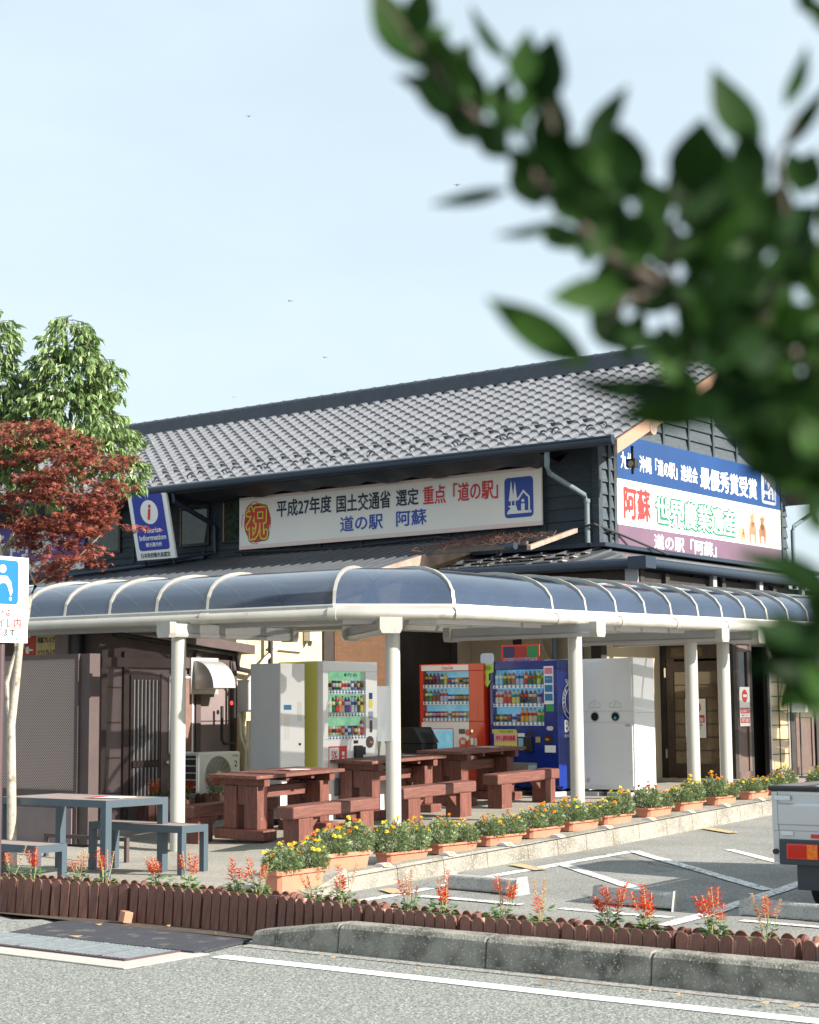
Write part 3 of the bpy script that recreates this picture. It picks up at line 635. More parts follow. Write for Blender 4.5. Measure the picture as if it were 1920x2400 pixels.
tag(ban, 'long cream banner of black, red and blue Japanese lettering under the long eaves', 'banner sign')
pk = mat('banner_pink_edge', (.80, .62, .57), .5)
mb = MB(); mb.box(.0, -.003, 0, 6.48, -.001, .07); mb.box(0, -.003, .89, 6.48, -.001, .94); mb.build('pink_border', mat('banner_pink_edge', (.80, .62, .57), .5), ban)
halo = mat('letter_halo', (.80, .80, .80), .5)
mb = disc(.42, .47, .30, -.004, n=28, ry=.34); mb.build('red_sun', redp, ban)
mb = MB()
for k in range(16):
    a = ru(0, 6.28); r0 = ru(.30, .36); pts = [(.42+r0*math.cos(a+j*.12), -.004, .47+1.12*r0*math.sin(a+j*.12)) for j in range(6)]; mb.tube(pts, .006, 4)
mb.build('brush_stroke', redp, ban)
yel = mat('ink_yellow', (.78, .66, .03), .5)
text('祝', ban, ink, .13, .73, .12, .82, -.006, .075); text('祝', ban, yel, .15, .71, .14, .80, -.008, .055); text('祝', ban, redp, .18, .68, .17, .77, -.010, .02)
for s, c, a, b, z0, z1 in (('平成27年度', ink, .90, 2.17, .52, .83), ('国土交通省', ink, 2.28, 3.47, .50, .81), ('選定', ink, 3.58, 4.06, .51, .80), ('重点「道の駅」', redp, 4.15, 5.66, .49, .81),
        ('道の駅', bluep, 2.36, 3.30, .16, .43), ('阿蘇', bluep, 3.58, 4.22, .17, .44)):
    text(s, ban, halo, a-.02, b+.02, z0-.02, z1+.02, -.0035, .07); text(s, ban, c, a, b, z0, z1, -.006, .022)
pictogram(ban, 5.78, 6.33, .15, .80, bluep, whites)
# tourist-information board leaning out over the lean-to
ti = MB().box(0, 0, 0, .98, .05, 1.28).build('information_sign', whites, None, bevel=.004)
ti.location = bl2(-9.24, -.92, 4.37); ti.rotation_euler = (R(13), 0, A_ANG)
tag(ti, 'leaning white and blue Tourist Information board with a red letter i', 'information sign')
rect(.10, .17, .88, 1.20, -.004, r=.06).build('blue_field', mat('tourist_blue', (.012, .035, .32), .45), ti)
disc(.50, .87, .22, -.007, n=32).build('white_disc', whites, ti)
text('i', ti, redp, .435, .565, .73, 1.01, -.012, .04, shear=.25); text('Tourist', ti, whites, .28, .72, .49, .59, -.008, .03); text('Information', ti, whites, .15, .83, .355, .455, -.008, .03)
text('観光案内所', ti, whites, .29, .70, .235, .315, -.008, .02); text('日本政府観光局認定', ti, ink, .12, .87, .035, .13, -.004, .02)
for x_ in (.12, .86): MB().box(x_-.015, .05, -.12, x_+.015, .09, 1.2).build('support_leg', darkb, ti)
# three-colour board on the gable wall
bb = MB().box(0, 0, 0, 5.98, .05, 1.84).build('award_sign', white, None); bb.location = bl2(.10, .444, 4.10); bb.rotation_euler = (0, 0, B_ANG)
tag(bb, 'huge three-colour award board with Japanese lettering and two cows on the gable wall', 'billboard')
rect(0, 1.13, 5.98, 1.84, -.004, th=.003).build('blue_band', mat('award_blue', (.010, .050, .17), .4, var=.15, scale=1), bb)
rect(0, 0, 5.98, .40, -.004, th=.003).build('purple_band', mat('award_purple', (.145, .085, .13), .5, var=.12, scale=1), bb)
rect(0, 1.06, 5.98, 1.13, -.004, th=.003).build('green_fade', mat('pale_green', (.62, .76, .62), .5), bb)
text('九州・沖縄「道の駅」連絡会', bb, whites, .12, 2.72, 1.30, 1.58, -.007, .015); text('最優秀賞受賞', bb, whites, 2.82, 5.02, 1.24, 1.62, -.007, .02)
pictogram(bb, 5.22, 5.82, 1.20, 1.78, whites, mat('award_blue', 'ffffff'))
text('阿蘇', bb, halo, .14, 1.10, .46, 1.08, -.004, .08); text('阿蘇', bb, redp, .18, 1.06, .50, 1.04, -.007, .03)
gr = mat('outline_green', (.008, .17, .09), .5); text('世界農業遺産', bb, gr, 1.19, 4.13, .46, .99, -.007, .07); text('世界農業遺産', bb, whites, 1.225, 4.095, .495, .955, -.0095, .012)
text('道の駅「阿蘇」', bb, whites, 1.15, 3.35, .09, .34, -.007, .02)
rect(4.25, .41, 5.96, 1.02, -.004, th=.003).build('meadow_picture', mat('meadow_print', (.30, .33, .12), .5, col2=(.75, .78, .72), scale=2.2, thr=.5, soft=.15), bb)
def cow(cx, s, c):
    mb = MB(); P = lambda pts: mb.prism([(cx+a*s, .45+b*s) for a, b in pts], -.008, -.005, 'y')
    P([(-.16, 0), (-.10, 0), (-.08, .16), (.06, .16), (.08, 0), (.14, 0), (.16, .30), (.10, .42), (-.10, .42), (-.18, .28)]); P([(-.07, .30), (.05, .30), (.07, .50), (.11, .56), (.05, .55), (.0, .60), (-.05, .55), (-.12, .56), (-.09, .50)])
    P([(-.08, .56), (-.10, .64), (-.05, .58)]); P([(.06, .56), (.09, .64), (.03, .58)]); mb.build('cow_picture', c, bb)
cow(4.80, .88, mat('cow_tan', (.34, .17, .09), .6, var=.3, scale=6)); cow(5.20, .84, mat('cow_brown', (.22, .10, .05), .6, var=.3, scale=6)); cow(4.42, .38, mat('cow_tan', (.34, .17, .09)))
# purple banner far left
pb = MB().box(0, 0, 0, 5.2, .05, .98).build('banner_sign', mat('purple_banner', (.105, .075, .34), .5, var=.1, scale=1), None)
pb.location = bl2(-16.75, -.12, 4.40); pb.rotation_euler = (0, 0, A_ANG); tag(pb, 'purple banner with white lettering half hidden behind the red maple', 'banner sign')
rect(0, 0, 5.2, .22, -.004, th=.003).build('white_band', whites, pb); text('ようこそ阿蘇へ', pb, whites, .4, 4.9, .32, .86, -.006, .03)
# spotlight at the gable corner
sp = empty('spotlight', bl2(.62, .02, 5.36), A_ANG, 'small black spotlight under the gable end of the big roof', 'spotlight')
MB().box(-.08, -.05, -.06, .08, .06, .08).build('housing', blk, sp, bevel=.01); disc(.0, .0, .05, -.056).build('lens', mat('lens_grey', (.4, .38, .33), .2), sp)
MB().box(-.02, .0, -.16, .02, .03, .28).build('bracket', blk, sp)
# cables across the boards
mb = MB(); mb.tube([bl2(-7.5, -.2, 4.47), bl2(-5, -.25, 4.38), bl2(-2.9, -.3, 4.43), bl2(-1.6, -.2, 4.20), bl2(-.6, -.15, 4.35), bl2(.02, -.15, 4.46), bl2(.15, .5, 4.32), bl2(.45, 1.4, 4.06)], .02, 8)
tag(mb.build('power_cable', blk, None, smooth=True), 'black cable looping from under the long banner round the wall corner', 'cable')
# trellis of old laths with a withered vine
tr = empty('trellis', bl2(-1.2, -.9, 4.0), A_ANG, 'weathered slatted trellis lying on the low roof beneath the long banner', 'trellis')
for k in range(4): MB().box(-1.05+.1*k, -.62+.35*k, .02+.085*k, .95-.16*(3-k), -.56+.35*k, .075+.085*k).build('slat', mat('old_slat', (.11, .095, .085), .85, var=.3, scale=8, bump=.3), tr)
MB().prism([(-.72, -.03), (.62, .33), (.62, .40), (-.72, .04)], .93, 1.0, 'x').build('end_board', wood_gr, tr)
MB().prism([(-.72, -.06), (.5, .22), (.5, .28), (-.72, 0)], -1.12, -1.05, 'x').build('end_board', wood_gr, tr)
mb = MB()
for k in range(70):
    x_ = ru(-1.1, .8); y_ = ru(-.75, .62); pts = [(x_, y_, .06+.24*(y_+.62)+ru(0, .06))]; a = ru(-.5, .5)+random.choice((0, 3.14))
    for j in range(ru(5, 10).__int__()):
        a += ru(-.6, .6); q = pts[-1]; ny = max(-.8, min(.7, q[1]+.06*math.sin(a))); pts.append((max(-1.15, min(.95, q[0]+.08*math.cos(a))), ny, .06+.24*(ny+.62)+ru(.0, .085)))
    mb.tube(pts, ru(.003, .006), 4)
vi = mb.build('withered_vine', mat('vine_bark', (.14, .06, .045), .8, var=.3, scale=8), None); vi.location = bl2(-1.2, -.9, 4.02); vi.rotation_euler = (0, 0, A_ANG)
tag(vi, 'tangled red-brown bare vine sprawled over the weathered trellis', 'vine')
# ---------------------------------------------------------------- things standing along the wall
# vent hood, air conditioner, switch box, pipes on the shed end
def bempty(name, X, Y, Z, ang, *a): return empty(name, bl2(X, Y, Z), ang, *a)
vh = bempty('vent_hood', -2.36, -6.5, 1.88, B_ANG, 'grey curved metal vent hood on the brown shed wall', 'vent hood')
prof = [(0, .42)]+[(-.36*math.sin(R(a)), .06+.36*math.cos(R(a))) for a in range(0, 91, 10)]+[(0, .04)]
MB().prism(prof, 0, .42, 'x').build('hood', mat('galvanised', (.52, .52, .50), .42, .5, var=.12, scale=6), vh); MB().box(-.05, .0, -.02, .47, .03, .46).build('flange', MATS['galvanised'], vh)
acx = bempty('air_conditioner', -2.15, -6.62, yard(*bl2(-2.1, -6.6, 0)[:2])+.22, B_ANG, 'white outdoor air conditioner unit beside the brown shed wall', 'air conditioner')
MB().box(0, 0, .04, .80, .30, .62).build('casing', white, acx, bevel=.02)
MB().prism([(.36+.255*math.cos(R(a)), .33+.262*math.sin(R(a))) for a in range(0, 360, 10)], -.012, .0, 'y').build('fan_ring', white, acx)
MB().prism([(.36+.235*math.cos(R(a)), .33+.24*math.sin(R(a))) for a in range(0, 360, 10)], -.016, -.010, 'y').build('fan_opening', mat('fan_shade', (.16, .15, .13), .6), acx)
mb = MB()
for k in range(13): mb.tube([(.36+(.03+.017*k)*math.cos(R(a)), -.022, .33+(.03+.017*k)*math.sin(R(a))) for a in range(0, 361, 15)], .0035, 4)
for k in range(16): mb.tube([(.36, -.024, .33), (.36+.235*math.cos(R(k*22.5)), -.024, .33+.24*math.sin(R(k*22.5)))], .003, 4)
mb.build('grille', mat('beige_grille', (.62, .58, .50), .5), acx); disc(.36, .33, .042, -.03, .006).build('hub', white, acx)
mb = MB()
for k in range(6): mb.box(-.006, .04, .08+.09*k, .0, .28, .095+.09*k)
mb.box(-.006, .03, .06, 0, .04, .60); mb.box(-.006, .27, .06, 0, .285, .6); mb.build('side_louvre', white, acx)
MB().box(-.003, .04, .07, -.001, .28, .58).build('fin_panel', mat('fin_dark', (.07, .07, .065), .6), acx)
text('TOSHIBA', acx, redp, .64, .76, .555, .575, -.003, .03); text('2', acx, ink, .68, .74, .42, .50, -.003, .01)
for x_ in (.08, .62): MB().box(x_, -.02, -.07, x_+.08, .32, .04).build('foot', lgrey, acx)
sb = bempty('switch_box', -2.3, -5.72, 1.62, B_ANG, 'grey electrical switch box on the wall above the air conditioner', 'electrical box')
MB().box(.0, -.20, 0, .34, .0, .42).build('cabinet', mat('box_grey', (.42, .43, .42), .5), sb, bevel=.006); MB().box(.01, -.215, .01, .33, -.202, .41).build('door', white, sb); MB().box(-.01, -.22, .415, .36, 0, .43).build('lid', grey, sb)
cream_p = mat('cream_pipe', (.58, .54, .46), .55)
mb = MB()
for k in range(6): x_ = -2.28; y_ = -5.50+.06*k; mb.tube([(x_, y_-.03, 1.5), (x_, y_-.03, 1.30), (x_-.02, y_-.06+.01*k, 1.1), (x_-.03, y_-.08, .45)], .018 if k % 2 else .024, 8)
mb.tube([(-2.3, -4.9, 2.5), (-2.3, -5.2, 2.3), (-2.3, -5.55, 2.0), (-2.3, -5.68, 1.7), (-2.3, -5.66, 1.3), (-2.3, -5.56, 1.1), (-2.3, -5.55, .45)], .026, 8)
mb.tube([(-2.3, -4.84, 2.55), (-2.3, -5.14, 2.36), (-2.3, -5.48, 2.06), (-2.3, -5.62, 1.75), (-2.3, -5.6, 1.35), (-2.3, -5.5, 1.12), (-2.3, -5.48, .45)], .024, 8)
pp = mb.build('conduit_bundle', cream_p, None, smooth=True); pp.location = Q; pp.rotation_euler = (0, 0, A_ANG); tag(pp, 'bundle of cream conduits running down beneath the grey switch box', 'pipes')
mb = MB(); mb.tube([(-2.3, -5.05, 2.9), (-2.3, -5.05, 2.2), (-2.3, -5.1, 2.12), (-2.3, -5.7, 2.2), (-2.3, -5.75, 2.4), (-2.3, -8.0, 2.62)], .035, 8); mb.tube([(-2.3, -5.05, 2.2), (-2.3, -5.05, 2.0)], .06, 10); mb.tube([(-2.3, -5.85, 2.3), (-2.3, -5.85, 2.05), (-2.3, -5.78, 1.98), (-2.3, -5.78, .5)], .022, 8); mb.tube([(-2.3, -5.78, 1.2), (-2.3, -5.98, 1.2), (-2.3, -6.02, 1.26), (-2.3, -6.02, 1.7)], .022, 8)
pp = mb.build('water_pipe', blk, None, smooth=True); pp.location = Q; pp.rotation_euler = (0, 0, A_ANG); tag(pp, 'black water pipes on the shed wall beside the vent hood', 'pipes')
MB().lathe([(.03, 0), (.03, .012)], (0, 0, 0), 10).build('valve_wheel', redp, pp, loc=(-2.22, -5.93, 1.74), rot=(0, R(90), 0))
mb = MB(); mb.tube([(-2.28, -5.0, 2.2), (-2.28, -5.0, .45)], .05, 12); pp = mb.build('drain_pipe', pipe, None, smooth=True); pp.location = Q; pp.rotation_euler = (0, 0, A_ANG); tag(pp, 'blue-grey vertical drain pipe between the switch box and the silver cabinet', 'pipe')
mb = MB(); mb.tube([(-2.39, -5.0, 2.5), (-2.39, -4.3, 2.47), (-2.39, -4.2, 2.52), (-2.39, -4.08, 2.75)], .016, 8); mb.box(-2.42, -4.2, 2.62, -2.3, -4.0, 2.95)
pp = mb.build('junction_box', cream_p, None); pp.location = Q; pp.rotation_euler = (0, 0, A_ANG); tag(pp, 'beige junction box with its conduit high on the cream wall', 'electrical box')
# perforated brown screen with planted trough, menu sign behind
scr = empty('perforated_screen', at(10, 1850, 20.6)*1, A_ANG, 'large brown perforated metal screen behind the slim maple trunk', 'screen')
scr.location.z = yard(scr.location.x, scr.location.y)
pm = mat('perforated_brown', (.215, .155, .14), .6, .1)
t = pm.node_tree; b = t.nodes['Principled BSDF']; tcn = t.nodes.new('ShaderNodeTexCoord'); vo = t.nodes.new('ShaderNodeTexVoronoi'); vo.inputs['Scale'].default_value = 42; vo.inputs['Randomness'].default_value = 0
rp = t.nodes.new('ShaderNodeValToRGB'); rp.color_ramp.elements[0].position = .30; rp.color_ramp.elements[1].position = .36; rp.color_ramp.elements[0].color = (.07, .05, .045, 1); rp.color_ramp.elements[1].color = (.36, .28, .255, 1)
mpp = t.nodes.new('ShaderNodeMapping'); mpp.inputs['Rotation'].default_value = (0, R(45), 0); t.links.new(tcn.outputs['Object'], mpp.inputs[0]); t.links.new(mpp.outputs[0], vo.inputs['Vector']); t.links.new(vo.outputs['Distance'], rp.inputs[0]); t.links.new(rp.outputs[0], b.inputs['Base Color'])
MB().box(-.6, 0, .60, 1.24, .03, 2.12).build('mesh_panel', pm, scr); 
mb = MB(); mb.box(-.6, -.02, 2.12, 1.27, .05, 2.17); mb.box(-.6, -.02, .50, 1.27, .05, .60); mb.box(1.24, -.03, 0, 1.30, .06, 2.17); mb.build('frame', brownd, scr)
MB().box(1.30, -.0, 0, 1.46, .16, 2.17).build('side_post', brownd, scr); MB().box(-.6, -.05, .0, 1.24, .05, .40).build('lower_panel', brownp, scr)
ms = empty('menu_sign', at(0, 1552, 22.5), A_ANG, 'red and yellow menu board with fork and spoon above the brown screen', 'menu sign'); ms.location.z = 2.22
MB().box(.28, 0, -.02, 1.15, .03, .62).build('board', mat('menu_yellow', (.50, .38, .16), .6, var=.2, scale=8), ms); rect(.42, .0, .70, .60, -.006).build('red_panel', mat('menu_red', (.42, .03, .02), .5), ms)
mb = MB(); mb.prism([(.47, .24), (.49, .24), (.49, .31), (.47, .31)], -.01, -.008, 'y'); mb.prism([(.48, .42), (.56, .42), (.56, .45), (.65, .45), (.65, .42), (.58, .38), (.48, .38)], -.01, -.008, 'y'); mb.prism([(.55+.04*math.cos(R(a)), .22+.05*math.sin(R(a))) for a in range(0, 360, 30)], -.01, -.008, 'y'); mb.prism([(.55, .21), (.66, .21), (.66, .23), (.55, .23)], -.01, -.008, 'y'); mb.build('cutlery_symbol', whites, ms)
text('阿蘇プレミアム', ms, ink, .74, 1.12, .30, .38, -.004, .03); text('ソフトプレミアム', ms, ink, .74, 1.12, .14, .22, -.004, .03); text('HOT MENU', ms, whites, .45, .67, .50, .56, -.008, .02)
MB().box(1.18, -.1, -.5, 1.42, .1, .66).build('bracket_box', brownp, ms); MB().box(1.44, -.08, -.05, 1.60, .08, .55).build('speaker_box', blk, ms, bevel=.02)
# ---------------------------------------------------------------- vending machines
DM = {}
def dcol(c): return mat('drink_'+c, c, .25)
def drink(kind, c1, c2):
    k = (kind, c1, c2)
    if k not in DM:
        mb = MB()
        if kind == 'b': mb.lathe([(.028, 0), (.030, .01), (.029, .05), (.026, .065), (.030, .08), (.030, .12), (.012, .165), (.012, .175)], n=12); n0 = len(mb.f); mb.lathe([(.0305, .085), (.0305, .125)], n=12, m=1); mb.lathe([(.014, .172), (.014, .188)], n=10, m=1)
        else: mb.lathe([(.024, 0), (.028, .006), (.028, .098), (.023, .106)], n=12); mb.lathe([(.0285, .03), (.0285, .075)], n=12, m=1)
        DM[k] = mb.mesh('drink', [dcol(c1), dcol(c2)], True)
    return DM[k]
def vending(X, Y, ang, z, W, D, body, panel_m, label, rows, back, world=None, low=None):
    r = empty('vending_machine', world if world else bl2(X, Y, 0), ang, label, 'vending machine'); r.location.z = z; Hm = 1.83
    MB().box(0, .10, .0, W, D, Hm).build('body', body, r, bevel=.015)
    x0, x1, z0, z1 = (.055, W-.24, .93, 1.72) if low is None else low
    mb = MB(); mb.box(0, .0, .04, W, .098, z0); mb.box(0, 0, z1, W, .098, Hm-.005); mb.box(0, 0, z0, x0, .098, z1); mb.box(x1, 0, z0, W, .098, z1); mb.build('door', panel_m, r, bevel=.008)
    MB().box(x0, .09, z0, x1, .098, z1).build('display_back', back, r)
    hh = (z1-z0)/3; nd = 12
    for k in range(3):
        zs = z0+hh*k; s = MB(); s.box(x0+.005, -.004, zs+.0, x1-.005, .02, zs+.05).build('price_rail', white, r)
        for j in range(nd):
            cx = x0+(j+.5)*(x1-x0)/nd; link('select_button', BTN, r, (cx, 0, zs+.02)); link('price_tag', PTG, r, (cx, 0, zs+.045))
            kd, c1, c2 = rows[2-k][j % len(rows[2-k])]; o = link('drink_bottle' if kd == 'b' else 'drink_can', drink(kd, c1, c2), r, (cx, .055, zs+.055))
            sx = min(1.12, .92*(x1-x0)/nd/.058); o.scale = (sx, .9, min(1.1, (hh-.075)/.19))
    MB().box(x0, .002, z0, x1, .004, z1).build('display_glass', mat('display_pane', (.1, .12, .13), .03, alpha=.06, spec=.9), r)
    return r
BTN = MB().prism([(.014*math.cos(R(a)), .012*math.sin(R(a))) for a in range(0, 360, 45)], -.010, -.003, 'y').mesh('select_button', mat('button_dark', (.05, .055, .12), .3)); PTG = MB().box(-.02, -.007, -.007, .02, -.003, .007).mesh('price_tag', mat('tag_blue', (.05, .25, .5), .4))
B_, C_ = 'b', 'c'
zc = mat('concrete_block', (.40, .41, .41), .85, var=.15, scale=7, bump=.4)
rowsA = [[(C_,'e8e4d8','3a3430'),(C_,'d8c060','202020'),(C_,'203048','c0c0c0'),(C_,'106040','e0e0d0'),(C_,'5a3a28','e8d8b0'),(C_,'f0ead8','c02020'),(C_,'f0ead8','b03020'),(C_,'d0d8e0','405070'),(C_,'3060a0','e8e8e8'),(C_,'b08090','302030'),(C_,'404860','d0b040'),(C_,'907060','303030')],
  [(B_,'c8dca0','f0f0e0'),(B_,'e0f0e0','f8f8f8'),(B_,'107848','f0e8c0'),(B_,'c83028','107848'),(B_,'e08060','f0d8b0'),(B_,'f0c090','c04030'),(B_,'2060b0','e8f0f8'),(B_,'a050b0','e8e0f0'),(B_,'f0f4f8','3070c0'),(B_,'b0b8c0','404860'),(B_,'303838','d8c050'),(B_,'e0c840','202020')],
  [(C_,'90c060','d03030'),(C_,'a0c870','e04030'),(C_,'e8e8e0','303030'),(C_,'b0d0b0','c02020'),(C_,'e0b090','c04030'),(C_,'d04030','f0e0c0'),(C_,'e8eef8','3050b0'),(C_,'2850a8','f0f0f0'),(C_,'c03038','3060b0'),(C_,'303838','e0d040'),(C_,'e09070','f0e0e0'),(B_,'c02028','f8f0f0')]]
vA = vending(0, 0, B_ANG, yard(-1.1, 21.5)+.16, 1.10, .75, mat('machine_yellow', (.74, .70, .17), .4), white, 'white-fronted drinks vending machine with plain yellow side behind the picnic tables', rowsA,
    mat('green_leaf_print', (.15, .42, .25), .5, emit=.35, col2=(.65, .85, .65), scale=9, thr=.5, soft=.2), world=(-1.1, 21.5, 0), low=(.10, .86, .84, 1.70))
text('ITO EN', vA, ink, .48, .68, 1.635, 1.675, .001, .03, shear=.3); rect(.42, 1.635, .465, 1.675, .001, r=.015).build('leaf_mark', gr, vA)
rect(.10, .46, .46, .76, -.005, th=.004).build('promotion_panel', flat('d84038'), vA); rect(.11, .48, .30, .74, -.007, th=.002, r=.02).build('promotion_card', white, vA); text('5%', vA, redp, .15, .26, .60, .70, -.009, .02)
for k in range(3): rect(.36, .50+.07*k, .41, .55+.07*k, -.007, r=.008).build('sticker', white, vA)
MB().box(.60, -.05, .52, .74, .0, .76).build('card_reader', blk, vA, bevel=.01); MB().box(.75, -.02, .64, .83, .0, .74).build('note_slot', blk, vA, bevel=.005); rect(.60, .785, .69, .825, -.004).build('price_screen', blk, vA)
disc(.93, .80, .075, -.012, .012).build('coin_dial', mat('dial_dark', (.06, .06, .065), .3), vA); MB().box(.91, -.02, .78, .97, -.012, .81).build('coin_lever', flat('d07030'), vA); rect(.93, .92, .985, 1.08, -.006, r=.025).build('return_lever', mat('dial_dark', 'ffffff'), vA)
MB().box(.20, -.012, .14, .76, .0, .36).build('delivery_flap', mat('flap_steel', (.30, .31, .31), .3, .5, var=.2, scale=5), vA, bevel=.01); MB().box(.23, -.018, .17, .73, -.013, .33).build('flap_window', mat('flap_clear', (.18, .19, .19), .12), vA)
rect(.92, 1.35, .99, 1.43, -.005).build('sticker', navy, vA); rect(.92, 1.24, .99, 1.34, -.005).build('sticker', flat('e8dc50'), vA); rect(.91, 1.10, 1.0, 1.19, -.005).build('sticker', flat('9aa4b4'), vA); rect(.84, .06, 1.0, .13, -.005).build('sticker', flat('f0e040'), vA); rect(.55, .40, .72, .47, -.005, r=.02).build('sticker', flat('f0e070'), vA)
rowsR = [[(B_,'181410','c8a020'),(B_,'402818','d0a830'),(B_,'401010','d02020'),(B_,'a02840','4060b0'),(B_,'18704a','e8f0f0'),(B_,'d8c060','e8e0a0'),(C_,'2858a8','d03030'),(C_,'2050a0','c8c8c8'),(C_,'b89048','f0e0b0'),(C_,'a88040','302820'),(C_,'304040','c0a050'),(C_,'203870','c8b060')],
  [(B_,'387838','e8f0d0'),(B_,'488838','e0f0d0'),(B_,'b05028','40a0c8'),(B_,'a84828','3890b8'),(B_,'c0c8d8','d02838'),(B_,'b8d0e0','e04040'),(C_,'3050a0','e8e8f0'),(C_,'4060a8','e0e0f0'),(C_,'5a3820','c8a060'),(C_,'402818','b89050'),(C_,'3868a0','d0a040'),(C_,'2858a0','c8a048')],
  [(C_,'d01818','f0f0f0'),(C_,'108040','f0f0f0'),(C_,'802060','e0a0d0'),(C_,'801858','d890c8'),(C_,'a05028','f0d8b0'),(C_,'c06848','e8d0c0'),(C_,'e0e8e0','70a070'),(C_,'b03828','e0c090'),(C_,'b06830','f0d080'),(C_,'7050a0','e0e0f0'),(C_,'80a860','f0f0e0'),(C_,'90b078','e080a0')]]
vr = mat('machine_red', (.60, .035, .012), .22, coat=.4)
vR = vending(0, 0, A_ANG, .47, 1.17, .70, vr, vr, 'red drinks vending machine left of the blue one', rowsR, mat('ice_blue_print', (.12, .45, .62), .5, emit=.18, col2=(.55, .8, .88), scale=8, thr=.5, soft=.25), world=(.13, 25.75, 0), low=(.065, .90, .98, 1.72))
rect(.04, 1.73, .90, 1.81, -.005, th=.004).build('title_panel', white, vR); text('Coca-Cola', vR, redp, .42, .62, 1.745, 1.80, -.007, .02, shear=.35)
MB().prism([(.05, .12), (.50, .12), (.72, .46), (.72, .62), (.90, .72), (.90, .97), (.04, .97)], -.006, -.001, 'y').build('white_panel', white, vR)
rect(.25, .50, .62, .88, -.010, th=.003, r=.01).build('poster_frame', redp, vR); rect(.26, .51, .61, .87, -.013, th=.002).build('poster', MATS['ice_blue_print'], vR); text('100%再生', vR, whites, .29, .45, .80, .83, -.015, .02)
rect(.72, .80, .83, .87, -.010).build('price_screen', mat('dial_dark', 'ffffff'), vR); disc(.79, .68, .07, -.012).build('coin_ring', vr, vR); rect(.76, .65, .83, .71, -.016).build('note_slot', lgrey, vR); disc(.88, .82, .045, -.012).build('coin_knob', vr, vR); disc(.96, .84, .022, -.012).build('lock', chrome, vR)
rect(.93, .64, .98, .74, -.008, r=.01).build('sticker', white, vR); rect(1.0, .60, 1.05, .74, -.014, r=.022).build('return_lever', lgrey, vR); rect(.82, .36, .98, .48, -.008).build('sticker', white, vR); disc(1.03, .43, .013, -.008).build('lock', chrome, vR)
MB().box(.20, -.014, .14, .75, -.006, .34).build('delivery_flap', MATS['flap_steel'], vR, bevel=.006); rect(.96, 1.02, 1.06, 1.28, -.004, r=.01).build('side_plate', vr, vR)
rowsB = [[(B_,'a8d8e8','e8f4f8'),(B_,'a0d0e8','e0f0f8'),(B_,'387838','e0d050'),(B_,'a06830','e8c0a0'),(B_,'a87038','f0d0b0'),(B_,'b0c8e0','3868b0'),(B_,'a8c8e0','3060b0'),(B_,'c03028','f0d0a0'),(B_,'206830','d03030'),(B_,'387838','c82828'),(B_,'d8d848','60a040'),(B_,'487838','c8b040')],
  [(B_,'e0d8c8','d04030'),(B_,'e8e0d0','c83838'),(B_,'c84020','e09070'),(B_,'c04828','e8a888'),(B_,'e0d870','3090b0'),(B_,'d8d068','3088b0'),(B_,'302020','d03030'),(B_,'281818','c82828'),(B_,'503020','e0c8b0'),(B_,'583828','d8c0a8'),(B_,'b0b8c8','3060a0'),(B_,'803070','3040a0')],
  [(C_,'303028','a09060'),(C_,'907030','e0d060'),(C_,'584030','c0b090'),(C_,'286830','b03020'),(C_,'e8e8f0','3040a0'),(C_,'a83030','3858a8'),(B_,'e8b020','d03020'),(B_,'e0a820','d83828'),(B_,'d8d0b8','c84830'),(B_,'d0c8b0','c04028'),(B_,'50a050','e0d060'),(B_,'489848','d0c850')]]
vb = mat('machine_blue', (.008, .028, .215), .22, coat=.4)
vB = vending(0, 0, A_ANG, .49, 1.17, .72, vb, vb, 'deep blue drinks vending machine between the red one and the white recycling cabinet', rowsB, mat('sky_print', (.10, .40, .68), .5, emit=.18, col2=(.4, .7, .85), scale=3), world=(1.15, 25.05, 0), low=(.06, .93, .90, 1.70))
rect(.94, 1.20, 1.10, 1.74, -.005, r=.005).build('notice_strip', white, vB)
for k in range(3): rect(.955, 1.25+.125*k, 1.085, 1.35+.125*k, -.007).build('notice', flat('1878b0'), vB)
rect(.955, 1.63, 1.085, 1.72, -.007).build('notice', flat('d87898'), vB); text('チャージ', vB, whites, .975, 1.06, 1.55, 1.575, -.009, .02)
rect(.97, 1.10, 1.10, 1.19, -.006).build('sticker', flat('20a050'), vB); rect(.07, .46, .47, .82, -.006, r=.01).build('promotion_sheet', flat('e8dc70'), vB); rect(.075, .66, .465, .78, -.009, th=.002).build('promotion_banner', flat('f0b0b0'), vB)
text('冷やし飲料自販機', vB, redp, .10, .44, .68, .76, -.011, .03); text('ボスジャン当たる', vB, ink, .17, .40, .795, .83, -.009, .02); rect(.04, .785, .46, .845, -.007, th=.002).build('promotion_header', flat('c8d060'), vB)
for k in range(3): disc(.11+.125*k, .60, .015, -.009).build('number_dot', redp, vB); rect(.09+.125*k, .50, .19+.125*k, .58, -.008).build('step_card', white, vB)
MB().box(.60, -.05, .53, .74, 0, .74).build('card_reader', blk, vB, bevel=.01); rect(.64, .77, .75, .82, -.006).build('price_screen', blk, vB); rect(.49, .55, .58, .72, -.006).build('sticker', flat('90c0d0'), vB); rect(.48, .74, .60, .79, -.006).build('sticker', white, vB); rect(.79, .66, .87, .74, -.012).build('note_slot', flat('a89850'), vB)
disc(1.0, .71, .07, -.01).build('coin_dial', blk, vB); MB().box(.96, -.02, .69, 1.02, -.01, .72).build('coin_lever', flat('d07030'), vB); rect(.98, .83, 1.09, .89, -.012, r=.028).build('return_lever', lgrey, vB); rect(.94, .52, 1.12, .62, -.006).build('sticker', white, vB)
